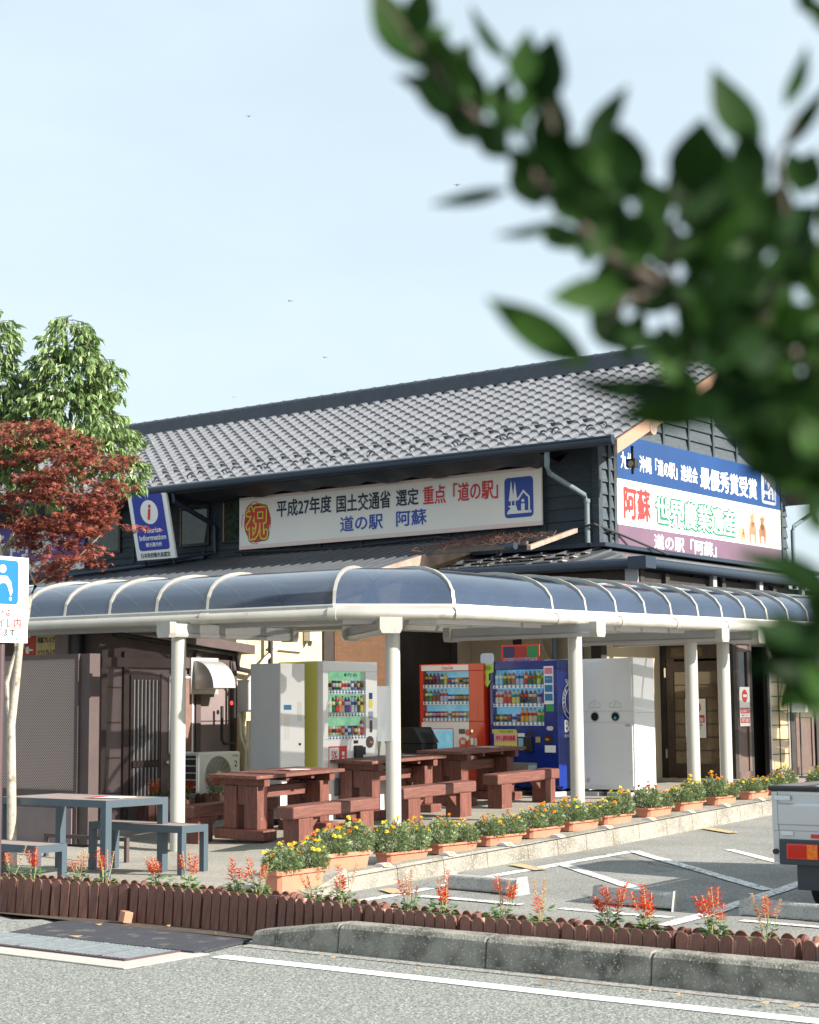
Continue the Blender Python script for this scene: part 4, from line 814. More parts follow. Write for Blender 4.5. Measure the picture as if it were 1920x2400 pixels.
MB().box(.20, -.016, .16, .80, 0, .37).build('delivery_flap', mat('flap_tan', (.33, .33, .28), .3, .4), vB, bevel=.006); rect(.66, .24, .80, .34, -.022, r=.02).build('sticker', flat('a8c8d0'), vB); MB().box(.98, -.02, .10, 1.09, 0, .22).build('change_tray', flat('c88058'), vB, bevel=.008); rect(1.02, -.0+.05, 1.10, .075, -.006).build('sticker', white, vB)
text('SUNTORY', vB, MATS['sky_print'], .34, .62, 1.655, 1.695, .0, .02); text('SUNTORY', vB, whites, .20, .56, 1.50, 1.555, 1.174, .02, plane='yz'); text('BOSS', vB, whites, .16, .66, .80, .98, 1.174, .04, plane='yz'); text('SUNTORY COFFEE', vB, whites, .16, .60, .73, .77, 1.174, .0, plane='yz')
mb = MB()
for r_ in (.20, .27): 
    pts = [(1.1745, .38+r_*math.cos(R(a)), 1.24+r_*math.sin(R(a))) for a in range(0, 361, 15)]; mb.tube(pts, .006, 4)
mb.build('round_emblem', whites, vB)
for k, ch in enumerate('COFFEE BOSS COFFEE'):
    if ch != ' ': a = R(215-k*15); text(ch, vB, whites, .38+.235*math.cos(a)-.018, .38+.235*math.cos(a)+.018, 1.24+.235*math.sin(a)-.022, 1.24+.235*math.sin(a)+.022, 1.174, .02, plane='yz')
# promotional card on top of the blue machine and arrow tag between the machines
cd = empty('promotion_card', (0, 0, 0), A_ANG, 'red framed advertising card standing on top of the blue vending machine', 'advertising card'); cd.location = Vector((1.15, 25.05, .49+1.835))+ea*.20+eb*.03
cd.scale = (.93, 1, .88); cd.location.z -= .02; MB().box(0, 0, -.11, .70, .012, .28).build('card', flat('d83828'), cd); 
for k, c in enumerate(('203060', 'a02820', '208048')): rect(.03+.22*k, .07, .24+.22*k, .25, -.004).build('picture_panel', flat(c), cd)
text('コラボグッズを手に入れろ', cd, whites, .05, .66, -.0, .07, -.008, .05); text('コラボグッズを手に入れろ', cd, bluep, .06, .65, .005, .065, -.010, .02)
for k in range(4): rect(.05+.16*k, -.09, .18+.16*k, -.04, -.004).build('small_card', white, cd)
ag = empty('arrow_tag', (0, 0, 0), A_ANG, 'lime green arrow tag hanging at the edge of the blue vending machine', 'tag'); ag.location = Vector((1.15, 25.05, .49+1.55))+ea*-.06-eb*.02
MB().prism([(.0, .10), (.0, .0), (-.04, .0), (.03, -.10), (.10, 0), (.06, 0), (.06, .10), (.14, .12), (.15, .26), (-.06, .26), (-.07, .12)], 0, .006, 'y').build('arrow', flat('b0d048'), ag); rect(-.08, .24, .16, .40, -.004, r=.05).build('tag_head', flat('b8c8d8'), ag); text('電子マネー', ag, ink, -.04, .12, .14, .22, -.004, .02)
# silver cabinet beside the yellow-sided machine
sc_ = empty('cabinet', (-1.60, 21.05, yard(-1.6, 21.05)+.05), B_ANG, 'tall silver and white service cabinet left of the yellow-sided machine', 'cabinet')
MB().box(0, .012, .04, .45, .50, 1.93).build('casing', lgrey, sc_, bevel=.008); MB().box(0, 0, .04, .45, .012, 1.93).build('front_panel', white, sc_)
rect(.06, 1.36, .20, 1.42, -.003).build('label_plate', flat('3880b0'), sc_); rect(.07, 1.0, .17, 1.28, -.0025).build('paper_notice', flat('e4e4dc'), sc_); rect(.32, 1.22, .40, 1.46, -.003, th=.003).build('flap', flat('dcdcd8'), sc_); rect(.34, .92, .38, .95, -.003).build('slot', blk, sc_); MB().box(.02, .02, 0, .43, .48, .04).build('plinth', blk, sc_)
# litter bin between the machines: two-hole plastic bin
lb = empty('litter_bin', (-.41, 22.48, yard(-.41, 22.48)), B_ANG, 'off-white plastic litter bin right of the white-fronted vending machine', 'litter bin')
MB().prism([(0, 0), (.40, 0), (.40, .62), (0, .62)], 0, .40, 'y').build('bin_body', mat('bin_plastic', (.62, .62, .60), .55), lb, bevel=.03)
MB().prism([(-.02, .62), (.42, .62), (.36, .92), (.30, .97), (.10, .97), (.04, .92)], -.02, .42, 'y').build('bin_lid', MATS['bin_plastic'], lb, bevel=.02); disc(.13, .83, .055, -.024, .01, ry=.07).build('round_opening', blk, lb); disc(.27, .83, .055, -.024, .01, ry=.07).build('round_opening', blk, lb); lb.scale.z = 1.13
db = empty('litter_bin', (.02, 24.3, yard(.02, 24.3)), A_ANG, 'black mesh litter bin in the shade left of the red vending machine', 'litter bin')
MB().box(-.35, 0, 0, .15, .4, .80).build('bin_body', mat('black_mesh', (.010, .011, .012), .95, var=.3, scale=90), db, bevel=.02); MB().prism([(-.36, .80), (.16, .80), (.02, 1.02), (-.2, 1.02)], -.01, .41, 'y').build('bin_lid', MATS['black_mesh'], db)
# recycling cabinet
rc = empty('recycling_cabinet', (0, 0, .53), A_ANG, 'pale grey double recycling cabinet with round holes behind a canopy post', 'recycling cabinet'); rc.location = Vector((3.11, 24.0, .49))-ea*1.50
cw = mat('cabinet_pale', (.74, .76, .77), .42, var=.03, scale=2, speck=[(2.2, .73, (.45, .46, .46))])
MB().box(0, .012, 0, 1.50, .60, 1.84).build('casing', cw, rc, bevel=.01)
for zz in ((.055, .93), (1.10, 1.80)): MB().box(.03, 0, zz[0], 1.47, .013, zz[1]).build('front_door', cw, rc, bevel=.003)
MB().box(.03, .002, .945, 1.47, .013, 1.085).build('hole_panel', cw, rc)
for k in range(4):
    cx = .20+.335*k; disc(cx, 1.02, .070, -.006, .01).build('hole_ring', grey, rc); disc(cx, 1.02, .058, -.009, .004).build('round_hole', voidm, rc)
    mb = MB(); mb.tube([(cx-.09, -.002, 1.15), (cx-.09, -.002, 1.20), (cx, -.002, 1.25), (cx+.09, -.002, 1.20), (cx+.09, -.002, 1.15), (cx-.09, -.002, 1.15)], .003, 4); mb.tube([(cx-.02, -.002, 1.16), (cx, -.002, 1.22), (cx+.02, -.002, 1.19)], .003, 4); mb.build('house_symbol', grey, rc)
disc(1.205, 1.00, .02, -.013, .004).build('bottle_cap', flat('30b0c0'), rc); MB().box(1.36, -.004, .88, 1.44, .0, .915).build('name_plate', grey, rc)
MB().box(1.5, .05, 1.07, 1.504, .59, 1.075).build('side_seam', grey, rc)
for k, (x_, cx) in enumerate(((-.0, 'left'), (.55, ''), (1.08, 'r'))):
    p = rc.location+ea*x_; gzv = yard(p.x, p.y)
    o = MB().box(0, -.08, 0, .40, .66, .10).build('base_block', zc, None, bevel=.012, loc=(p.x, p.y, gzv), rot=(0, 0, A_ANG)); o.scale.z = max(.6, (.455-gzv)/.10)
    tag(o, ['concrete block under the left end of the recycling cabinet', 'concrete block under the middle of the recycling cabinet', 'concrete block under the right end of the recycling cabinet'][k], 'concrete block', 'concrete blocks under the cabinets')
    MB().lathe([(.03, 0), (.03, .012), (.01, .014), (.01, .10)], n=8).build('adjusting_foot', lgrey, rc, loc=(x_+.1 if k < 2 else 1.42, .1, -.05))
for k, (x_, r_) in enumerate(((.05, vB), (.80, vB), (.1, vR), (.8, vR))):
    p = r_.location+ea*x_; gzv = yard(p.x, p.y); zt_ = r_.location.z-.02
    o = MB().box(0, -.10, 0, .36, .75, .10).build('base_block', zc, None, bevel=.012, loc=(p.x, p.y, gzv-.01), rot=(0, 0, A_ANG)); o.scale.z = max(.3, (zt_-gzv)/.10)
    tag(o, ['concrete block under the left of the blue vending machine', 'concrete block under the right of the blue vending machine', 'concrete block under the left of the red vending machine', 'concrete block under the right of the red vending machine'][k], 'concrete block', 'concrete blocks under the cabinets')
o = MB().box(-.05, .0, 0, 1.15, .75, .16).build('base_block', zc, None, bevel=.012, loc=(-1.1, 21.5, yard(-1.1, 21.5)), rot=(0, 0, B_ANG)); tag(o, 'concrete block under the white-fronted vending machine', 'concrete block', 'concrete blocks under the cabinets')
# notices at the entrance
def notice(loc, ang, lab, kind):
    o = MB().box(0, 0, 0, .36, .006, .62).build('exit_notice', whites, None, loc=loc, rot=(0, 0, ang)); tag(o, lab, 'notice')
    disc(.18, .48, .10, -.004).build('no_entry_disc', redp, o); rect(.11, .46, .25, .50, -.007).build('white_bar', whites, o)
    if kind: rect(.02, .24, .34, .36, -.004).build('red_field', redp, o); text('ここは', o, whites, .05, .20, .33, .355, -.007, .02); text('出口専用', o, whites, .04, .32, .25, .32, -.007, .03); text('店舗へは反対側に', o, ink, .05, .31, .185, .215, -.003, .01); text('お廻りください', o, ink, .05, .29, .135, .165, -.003, .01); rect(.14, .03, .24, .10, -.003).build('small_box', grey, o)
    else: rect(.02, .20, .34, .29, -.004).build('red_field', redp, o); text('出口専用です', o, whites, .04, .32, .215, .275, -.007, .02); text('お廻りください', o, ink, .05, .31, .155, .185, -.003, .01); rect(.02, .05, .34, .14, -.004).build('red_field', redp, o); text('EXIT ONLY', o, whites, .04, .32, .065, .125, -.007, .03)
notice(bl2(.46, VY-.012, 1.14), A_ANG, 'white and red no-entry paper on the glass entrance door', 1); o = notice(bl2(VX+.035, VY+.16, 1.32), B_ANG, 'white EXIT ONLY notice on the timber panel beside the entrance', 0)
stn = empty('stand_sign', bl2(1.75, 3.05, 0), B_ANG, 'white notice board on a thin black stand before the dark doorway', 'stand sign'); stn.location.z = yard(stn.location.x, stn.location.y)
MB().box(-.03, -.01, 1.06, .60, .01, 1.42).build('board', mat('notice_grey', (.50, .50, .52), .5), stn); mb = MB(); mb.tube([(.33, .02, 0), (.33, .02, 1.08)], .014, 8); mb.build('pole', mat('dial_dark', 'ffffff'), stn); MB().lathe([(.16, 0), (.16, .02), (.02, .03)], n=16).build('foot', blk, stn, loc=(.33, .02, 0))
text('こちらの出入口は', stn, ink, .02, .55, 1.31, 1.37, -.014, .01); text('ご利用できません', stn, ink, .02, .55, 1.21, 1.27, -.014, .01); text('右側へお廻りください', stn, grey, .08, .5, 1.13, 1.16, -.014, 0)
#==NEXT2==
# ---------------------------------------------------------------- picnic tables and benches
def make_table(loc):
    t = empty('picnic_table', loc, B_ANG); L, W = 1.56, .76
    for k in range(5): MB().box(0, k*W/5+.003, .665, L, (k+1)*W/5-.003, .703).build('plank', redw, t, bevel=.004)
    for x_ in (.16, L-.25): MB().box(x_, .03, .575, x_+.09, W-.03, .664).build('bearer', redw2, t, bevel=.004)
    for x_ in (.14, L-.32):
        for y_ in (.12, W-.32): MB().box(x_, y_, .09, x_+.17, y_+.20, .574).build('leg', redw2, t, bevel=.006)
        MB().box(x_-.03, .0, -.03, x_+.20, W, .089).build('foot_rail', redw2, t, bevel=.012)
        MB().box(x_+.02, .325, .36, x_+.15, .435, .574).build('spacer', redw2, t, bevel=.004)
    MB().box(.0+.18, W/2-.05, .42, L-.18, W/2+.05, .55).build('stretcher', redw, t, bevel=.005)
    for x_ in (.55, 1.0): MB().box(x_, .05, .62, x_+.05, W-.05, .664).build('batten', redw2, t)
    return t
def make_bench(loc):
    b = empty('picnic_bench', loc, B_ANG); L, W = 1.50, .25
    MB().box(0, 0, .305, L, W, .44).build('seat', redw, b, bevel=.018)
    for x_ in (.10, L-.34): MB().box(x_, .01, -.03, x_+.24, W-.01, .304).build('leg', redw2, b, bevel=.008)
    MB().prism([(.34, .304), (.52, .304), (.34, .14)], .07, .17, 'y').build('brace', redw2, b); MB().prism([(L-.34, .304), (L-.52, .304), (L-.34, .14)], .07, .17, 'y').build('brace', redw2, b)
    return b
T0 = B0 = None
tpos = [(-1.73, 19.3, 'nearest red-brown picnic table at the left of the row', .205), (-.48, 21.2, 'middle red-brown picnic table of the row of three', .235), (.675, 22.9, 'farthest red-brown picnic table before the red and blue vending machines', .28)]
blab = [('red-brown beam bench in front of the nearest picnic table', 'red-brown beam bench left of the nearest picnic table'), ('red-brown beam bench in front of the middle picnic table, cut by the canopy post', 'red-brown beam bench behind the middle picnic table'), ('red-brown beam bench in front of the farthest picnic table', 'red-brown beam bench behind the farthest picnic table')]
bpos = [((-1.265, 18.5), (-2.5, 19.75)), ((-.09, 20.4), (-1.28, 21.95)), ((1.12, 22.35), (-.1, 23.7))]
for i, (x, y, lab, z) in enumerate(tpos):
    if T0 is None: T0 = make_table((x, y, z)); o = T0
    else: o = copy_tree(T0); o.location = (x, y, z)
    z = yard(*(Vector((x, y, 0))+eb*.8).to_2d()); o.location.z = z+.005; tag(o, lab, 'picnic table', 'picnic tables under the canopy'); o.rotation_euler = Matrix.Rotation(B_ANG, 3, 'Z').to_euler()
    tilt = Matrix.Rotation(R(1.6), 3, Vector((1, 0, 0))); o.rotation_euler = (tilt @ Matrix.Rotation(B_ANG, 3, 'Z')).to_euler()
    for k in (0, 1):
        bx, by = bpos[i][k]
        if B0 is None: B0 = make_bench((bx, by, 0)); q = B0
        else: q = copy_tree(B0)
        zc_ = yard(bx, by); q.location = (bx, by, zc_+.01); q.rotation_euler = (tilt @ Matrix.Rotation(B_ANG, 3, 'Z')).to_euler(); tag(q, blab[i][k], 'bench', 'beam benches at the picnic tables')
for i, (x, y) in enumerate(((-1.03, 20.35), (.25, 22.2), (1.35, 23.9))):
    z = yard(x, y); f_ = T0 if i == 0 else None
    o = empty('table_notice', (0, 0, 0), B_ANG, ['white and red paper on the nearest picnic table', 'white and red paper on the middle picnic table', 'white and red paper on the farthest picnic table'][i], 'paper'); tb = Vector((tpos[i][0], tpos[i][1], 0))+eb*1.0+ea*-.35
    o.location = (tb.x, tb.y, yard(*(Vector((tpos[i][0], tpos[i][1], 0))+eb*.8).to_2d())+.005+.703+.03*(tb.y-tpos[i][1])+.004)
    MB().box(-.18, -.13, 0, .18, .13, .003).build('sheet', flat('e8e0dc'), o); MB().box(-.18, -.13, .0035, -.05, .13, .0045).build('red_band', redp, o)
# slatted metal table and benches
mw = mat('taupe_slats', (.30, .235, .21), .65, var=.15, scale=5, stretch=(1, 9, 9)); mf = mat('blue_grey_frame', (.07, .098, .122), .42, .15, var=.06, scale=3)
def metal_set(name, L, W, Hh, n, loc, lab, cat, grp=None, fw=.055):
    # local x runs left along the long side from the near corner (mirrored a-axis), y runs back
    t = empty(name, loc, 0, lab, cat, grp); o = t; ang = A_ANG
    t.rotation_euler = (0, 0, ang)
    for k in range(n): MB().box(-L+.01, fw*.6+k*(W-1.2*fw)/n+.003, Hh-.028, -.012, fw*.6+(k+1)*(W-1.2*fw)/n-.003, Hh-.004).build('slat', mw, t)
    mb = MB(); h0 = Hh-.07
    mb.box(-L, 0, h0, 0, fw*.55, Hh-.002); mb.box(-L, W-fw*.55, h0, 0, W, Hh-.002); mb.box(-.012, fw*.55, h0, 0, W-fw*.55, Hh-.002); mb.box(-L, fw*.55, h0, -L+.012, W-fw*.55, Hh-.002); mb.build('frame', mf, t)
    for (a, b_) in ((-fw, 0), (-fw, W-fw), (-L, 0), (-L, W-fw)): MB().box(a-.0015, b_-.0015 if b_ == 0 else b_, -.02, a+fw+.0015, b_+fw+(.0015 if b_ else 0), h0-.001).build('leg', mf, t, bevel=.003)
    return t
p = (-2.885, 16.3); metal_set('slatted_table', 1.55, .82, .745, 10, (p[0], p[1], yard(*p)+.02), 'blue-grey metal table with taupe slatted top at the left', 'table', fw=.075)
p = (-2.2, 16.55); metal_set('slatted_bench', 1.30, .36, .455, 5, (p[0], p[1], yard(*p)+.015), 'blue-grey slatted bench right of the slatted metal table', 'bench', 'slatted metal benches', .06)
p = (-3.33, 15.35); metal_set('slatted_bench', 1.30, .36, .46, 5, (p[0], p[1], yard(*p)+.01), 'blue-grey slatted bench in front of the slatted metal table', 'bench', 'slatted metal benches', .06)
lf = empty('paper_leaflet', (-2.95, 16.85, yard(-2.885, 16.3)+.768), A_ANG+.2, 'red and white printed leaflet lying on the slatted metal table', 'leaflet'); MB().box(-.2, -.14, 0, .22, .14, .003).build('sheet', flat('e0dcd8'), lf); MB().box(-.2, -.14, .0035, -.08, .14, .0045).build('red_band', redp, lf)
lr = empty('low_rail', (-3.0, 18.2, yard(-3, 18.2)), A_ANG, 'low brown rail frame under the trees behind the metal table', 'rail')
MB().box(-1.3, 0, .22, .0, .04, .26).build('bar', brownd, lr); MB().box(-.04, -.0, -.02, .0, .04, .219).build('leg', brownd, lr); MB().box(-1.3, 0, -.02, -1.26, .04, .219).build('leg', brownd, lr)
# ---------------------------------------------------------------- plants
def leafquad(mb, p, d, n, L, W, fold=0, m=0):
    d = d.normalized(); s = d.cross(n).normalized(); n2 = s.cross(d)
    a = p; b = p+d*L*.45+s*W*.5+n2*fold; c = p+d*L; e = p+d*L*.45-s*W*.5+n2*fold; f_ = p+d*L*.45
    k = len(mb.v); mb.v += [tuple(a), tuple(b), tuple(c), tuple(e), tuple(f_)]; mb.f += [(k, k+1, k+4), (k+1, k+2, k+4), (k+4, k+2, k+3), (k, k+4, k+3)]; mb.m += [m]*4
def rvec(z=None):
    v = Vector((random.gauss(0, 1), random.gauss(0, 1), random.gauss(0, 1))); return v.normalized()
mar = leafmat('marigold_foliage', (.10, .17, .06), (.32, .38, .20), .5)
mstem = mat('marigold_stem', (.10, .14, .05), .6)
def marigold_foliage(seed):
    random.seed(seed); mb = MB()
    for k in range(820):
        th = ru(0, 6.28); r_ = .175*math.sqrt(rnd()); z = ru(.0, 1); hh = .25*math.sqrt(max(.05, 1-(r_/.20)**2)); p = Vector((r_*math.cos(th)*(1.0+.1*z), r_*math.sin(th)*.85, .02+hh*z))
        d = Vector((math.cos(th)+ru(-.7, .7), math.sin(th)+ru(-.7, .7), ru(-.2, 1.1))).normalized(); nn_ = rvec()
        for q in (-.6, 0, .6): leafquad(mb, p, (d+d.cross(nn_)*q), nn_, ru(.026, .052), ru(.007, .013))
    for k in range(10): th = ru(0, 6.28); mb.tube([(0, 0, -.02), (.06*math.cos(th), .05*math.sin(th), .12), (.12*math.cos(th), .1*math.sin(th), .23)], .003, 4)
    return mb.mesh('marigold_foliage', mar)
def marigold_bloom(col, seed):
    random.seed(seed); mb = MB()
    for ring, (n, L, el, z) in enumerate(((11, .026, 5, .0), (9, .020, 28, .004), (7, .013, 55, .008))):
        for k in range(n):
            a = 2*math.pi*(k+ru(-.3, .3))/n; d = Vector((math.cos(a)*math.cos(R(el)), math.sin(a)*math.cos(R(el)), math.sin(R(el)))); leafquad(mb, Vector((0, 0, z)), d, Vector((0, 0, 1)), L*ru(.85, 1.1), .014, .002)
    mb.lathe([(.004, -.07), (.004, -.012), (.008, -.002)], n=5, m=1)
    return mb.mesh('marigold_bloom', [mat('petal_'+col, col, .55, var=.15, scale=60), mstem])
FOL = [marigold_foliage(s) for s in (11, 12, 13)]
BLM = {c: marigold_bloom(c, 5) for c in ('f4dc3c', 'f6c838', 'f09a2c', 'dc6a20')}
def planter_box(loc, ang, lab, L=.66):
    o = empty('flower_planter', loc, ang, lab, 'planter', 'terracotta planters along the kerb')
    mb = MB(); W, Hh = .25, .19
    def ring(w_, l_, z, inset=.03):
        return [(-l_+inset, -w_, z), (l_-inset, -w_, z), (l_, -w_+inset, z), (l_, w_-inset, z), (l_-inset, w_, z), (-l_+inset, w_, z), (-l_, w_-inset, z), (-l_, -w_+inset, z)]
    lv = [ring(.085, L/2-.05, 0), ring(.105, L/2-.03, Hh-.035), ring(.125, L/2, Hh-.035), ring(.128, L/2+.003, Hh), ring(.112, L/2-.015, Hh), ring(.105, L/2-.03, Hh-.03)]
    for r_ in lv: mb.v += r_
    for i in range(len(lv)-1):
        for k in range(8): mb.f.append((8*i+k, 8*i+(k+1) % 8, 8*i+8+(k+1) % 8, 8*i+8+k)); mb.m.append(0)
    mb.f.append(tuple(range(7, -1, -1))); mb.m.append(0); mb.build('box', terra, o)
    MB().add(ring(.104, L/2-.032, Hh-.03), [tuple(range(8))]).build('soil', soil, o); return o
def bloom_plant(loc, ang, lab, mix, big=1.0, seed=0):
    random.seed(seed); o = empty('marigold_plant', loc, ang, lab, 'marigold', 'marigolds in the terracotta planters'); o.scale = (big, big, big*ru(.72, 1.15))
    link('foliage', random.choice(FOL), o, (0, 0, 0), (0, 0, ru(0, 6)))
    for k in range(random.randint(11, 16)):
        th = ru(0, 6.28); r_ = .18*math.sqrt(rnd()); z = .03+.26*math.sqrt(max(.05, 1-(r_/.21)**2))*ru(.86, 1.14); q = link('bloom', BLM[random.choice(mix)], o, (r_*math.cos(th), r_*math.sin(th)*.85, z+.015), (ru(-.6, .6), ru(-.6, .6), ru(0, 6)))
        s = ru(.8, 1.25); q.scale = (s, s, s)
    return o
def kerb_pt(u, back=.33):                          # walk along the line behind the kerb until it is seen at column u
    best = None
    for (a, b) in zip(KT, KT[1:]):
        a, b = Vector(a), Vector(b); n = Vector((-(b-a).y, (b-a).x)).normalized()
        for k in range(200):
            p = a.lerp(b, k/200)+n*back; q = Vector((p.x, p.y, yard(p.x, p.y)+.1))-Vector((0, 0, H)); e = abs(960+FPX*q.dot(Rr)/q.dot(Fw)-u)
            if best is None or e < best[0]: best = (e, p, (b-a).normalized())
    return best[1], best[2]
yw, og = 'f4dc3c', 'f09a2c'; y2, rd_ = 'f6c838', 'dc6a20'
order = ['first (nearest)', 'second', 'third', 'fourth', 'fifth', 'sixth', 'seventh', 'eighth', 'ninth', 'tenth', 'eleventh', 'twelfth', 'thirteenth', 'fourteenth', 'fifteenth']
mixes = [[yw, yw, y2, og], [yw, y2, og, rd_], [yw, y2, og], [yw, og, y2], [y2, og, yw, og], [og, y2, og], [og, y2, yw], [yw, yw, y2, og], [og, rd_, y2, rd_], [yw, yw, y2], [og, y2, yw, og], [yw, y2, og], [y2, yw, og], [yw, y2, og], [yw, og]]
for i, u in enumerate((690, 836, 943, 1060, 1169, 1265, 1355, 1436, 1533, 1609, 1688, 1765, 1828, 1880, 1925)):
    p, d = kerb_pt(u, .34 if i else .42); ang = math.atan2(d.y, d.x); z = yard(p.x, p.y)
    if i == 0: p = Vector((-1.02, 15.0)); ang = R(52); z = yard(p.x, p.y)
    if i == 1: p = Vector((-.66, 16.15)); z = yard(p.x, p.y)
    pb_ = planter_box((p.x, p.y, z+.004), ang, f'{order[i]} terracotta planter in the kerbside row, counted from the near end')
    if i > 1: pb_.scale.z = .55; z -= .075
    if i == 13: continue
    for s in (-1, 1):
        if i == 11 and s > 0: pass
        q = Vector((p.x, p.y, z+.155))+Vector((math.cos(ang), math.sin(ang), 0))*.165*s
        bloom_plant(q, ang, f'bushy marigold in the {"near" if s < 0 else "far"} half of the {order[i]} terracotta planter', mixes[i], 1.0 if i < 3 else .92, 100+i*2+s)
random.seed(21)
# reflective kerb markers
for i, u in enumerate((897, 1049, 1184, 1306, 1419, 1521, 1613, 1697, 1778)):
    p, d = kerb_pt(u, .09); o = empty('kerb_marker', (p.x, p.y, max(yard(p.x, p.y), base(p.x, p.y)+.16)+.008), math.atan2(d.y, d.x), f'{order[i]} white kerb marker with an orange reflector, counted from the near end', 'kerb marker', 'reflective kerb markers')
    MB().prism([(-.075, 0), (.075, 0), (.03, .028), (-.03, .028)], -.055, .055, 'x').build('wedge', flat('d4d6dc'), o); MB().prism([(-.066, .007), (-.036, .026), (-.038, .028), (-.068, .009)], -.02, .03, 'x').build('reflector', flat('e09030'), o)
# ---------------------------------------------------------------- picket planters with scarlet sage
def picket(Hh, W=.080):
    key = ('pk', round(Hh, 3), W)
    if key not in DM:
        pts = [(-W/2, 0), (W/2, 0), (W/2, Hh-.036)]+[(W/2*math.cos(R(a)), Hh-.036+.036*math.sin(R(a))) for a in range(15, 180, 15)]+[(-W/2, Hh-.036)]
        DM[key] = MB().prism(pts, -.009, .009, 'y').mesh('picket', pick)
    return DM[key]
def picket_planter(a, b, lab, W=.30, Hh=.30, grp='picket planters along the road', z=0):
    a, b = Vector(a), Vector(b); d = (b-a); L = d.length; ang = math.atan2(d.y, d.x); o = empty('picket_planter', (a.x, a.y, z), ang, lab, 'picket planter', grp)
    n = max(3, round(L/.097))
    for side, y_ in ((0, 0), (1, W)):
        for k in range(n):
            h_ = Hh+ru(-.006, .006); q = link('picket', picket(.30 if Hh == .30 else Hh), o, ((k+.5)*L/n, y_, 0), (R(-5 if side == 0 else 4)+ru(-.02, .02), ru(-.02, .02), ru(-.04, .04)))
    for x_ in (.012, L-.012):
        for k in range(2): link('picket', picket(.30 if Hh == .30 else Hh), o, (x_, W*(.27+.46*k), 0), (0, 0, R(90)+ru(-.05, .05)))
    tm = mat('pink_trough', (.42, .27, .23), .75, var=.15, scale=6); mb = MB(); zt = Hh-.035
    mb.box(.03, .025, .02, L-.03, .04, zt); mb.box(.03, W-.04, .02, L-.03, W-.025, zt); mb.box(.03, .04, .02, .045, W-.04, zt); mb.box(L-.045, .04, .02, L-.03, W-.04, zt); mb.build('trough', tm, o)
    MB().box(.045, .04, .02, L-.045, W-.04, zt-.04).build('soil', soil, o); return o
us = [(-75, 115), (118, 299), (302, 470), (473, 645), (648, 844), (850, 1066), (1074, 1310), (1314, 1572), (1580, 1864), (1876, 2190)]
def front_v(u):
    T = [(-80, 2052), (0, 2058), (300, 2075), (640, 2102), (844, 2126), (1065, 2150), (1240, 2163), (1569, 2188), (1862, 2207), (2200, 2232)]
    for (a, b), (c, d) in zip(T, T[1:]):
        if a <= u <= c: return b+(d-b)*(u-a)/(c-a)
pln = ['leftmost', 'second', 'third', 'fourth', 'fifth', 'sixth', 'seventh', 'eighth', 'ninth', 'rightmost']
PL = []
for i, (u0, u1) in enumerate(us):
    a = atz(u0, front_v(u0), .29); b = atz(u1, front_v(u1), .29); PL.append((a, b))
    picket_planter(a.to_2d(), b.to_2d(), f'{pln[i]} brown picket planter of the roadside row, counted from the left')
picket_planter((-3.25, 21.3), (-2.72, 21.75), 'brown picket planter left of the canopy post near the shed', .26, .34, 'picket planters by the shed', yard(-3, 21.6))
picket_planter((-2.62, 21.95), (-2.1, 22.4), 'brown picket planter in front of the air conditioner', .26, .34, 'picket planters by the shed', yard(-2.4, 22))
ob = atz(287, 2152, .05); MB().box(-.03, -.04, 0, .04, .04, .10)
o = MB().box(-.035, -.04, 0, .04, .04, .085).build('wooden_block', terra, None, bevel=.004, loc=(ob.x+.02, ob.y-.02, .02), rot=(.1, .15, .7)); tag(o, 'small reddish block leaning at the foot of the roadside pickets', 'block')
sal = leafmat('sage_leaf', (.045, .12, .03), (.13, .24, .07), .4); sred = leafmat('sage_red', (.60, .03, .01), (.75, .12, .04), .5); spink = leafmat('faded_sage_bract', (.62, .22, .12), (.70, .50, .35), .6); sst = mat('sage_stem', (.36, .36, .16), .6)
def sage(loc, lab, n=4, red=.6, leafy=1.0, hgt=.30, seed=0, grp='scarlet sage along the roadside pickets'):
    random.seed(seed); o = empty('sage_plant', loc, 0, lab, 'sage plant', grp); mb = MB()
    for k in range(int(44*leafy)):
        th = ru(0, 6.28); r_ = ru(.01, .075); p = Vector((r_*math.cos(th), r_*math.sin(th), ru(-.02, .11))); leafquad(mb, p, Vector((math.cos(th), math.sin(th), ru(-.3, .5))), Vector((0, 0, 1)), ru(.045, .07), ru(.03, .042), -.006)
    mb.build('foliage', sal, o)
    for k in range(n):
        th = ru(0, 6.28); lean = ru(.02, .10); top = Vector((lean*math.cos(th)*1.3, lean*math.sin(th), hgt*ru(.6, 1.05))); b0 = Vector((.015*math.cos(th), .015*math.sin(th), 0)); mb = MB(); m1 = (b0+top)/2+Vector((.01, 0, 0)); mb.tube([b0, m1, top], .0028, 5)
        isred = rnd() < red; z0 = ru(.45, .62)
        for j in range(26):
            t = z0+(1-z0)*j/26; p = b0.lerp(top, t); a = j*2.4; rr = t > .8 or isred
            d = Vector((math.cos(a), math.sin(a), ru(.0, .7))); leafquad(mb, p, d, Vector((0, 0, 1)), (.052 if isred else .028)*ru(.7, 1.2)*(1.25-.6*(t-z0)/(1-z0)), .016, .004, 1 if (isred or rnd() < .25) else 2)
        mb.build('flower_spike', [sst, sred, spink], o)
SG = [(30, 3, .35, .7), (83, 4, .8, 1), (191, 6, .35, 1), (252, 5, .5, .6), (373, 6, .7, 1.2), (441, 5, .6, 1.1), (555, 4, .7, 1.2), (608, 5, .3, 1), (729, 3, .2, .9), (796, 5, .7, 1.3), (948, 5, .3, .7), (1025, 5, .8, 1.2), (1171, 5, .6, .9), (1260, 4, .3, .6), (1425, 7, .9, 1.1), (1509, 6, .75, 1.5), (1667, 8, .9, 1.6), (1788, 6, .15, .5)]
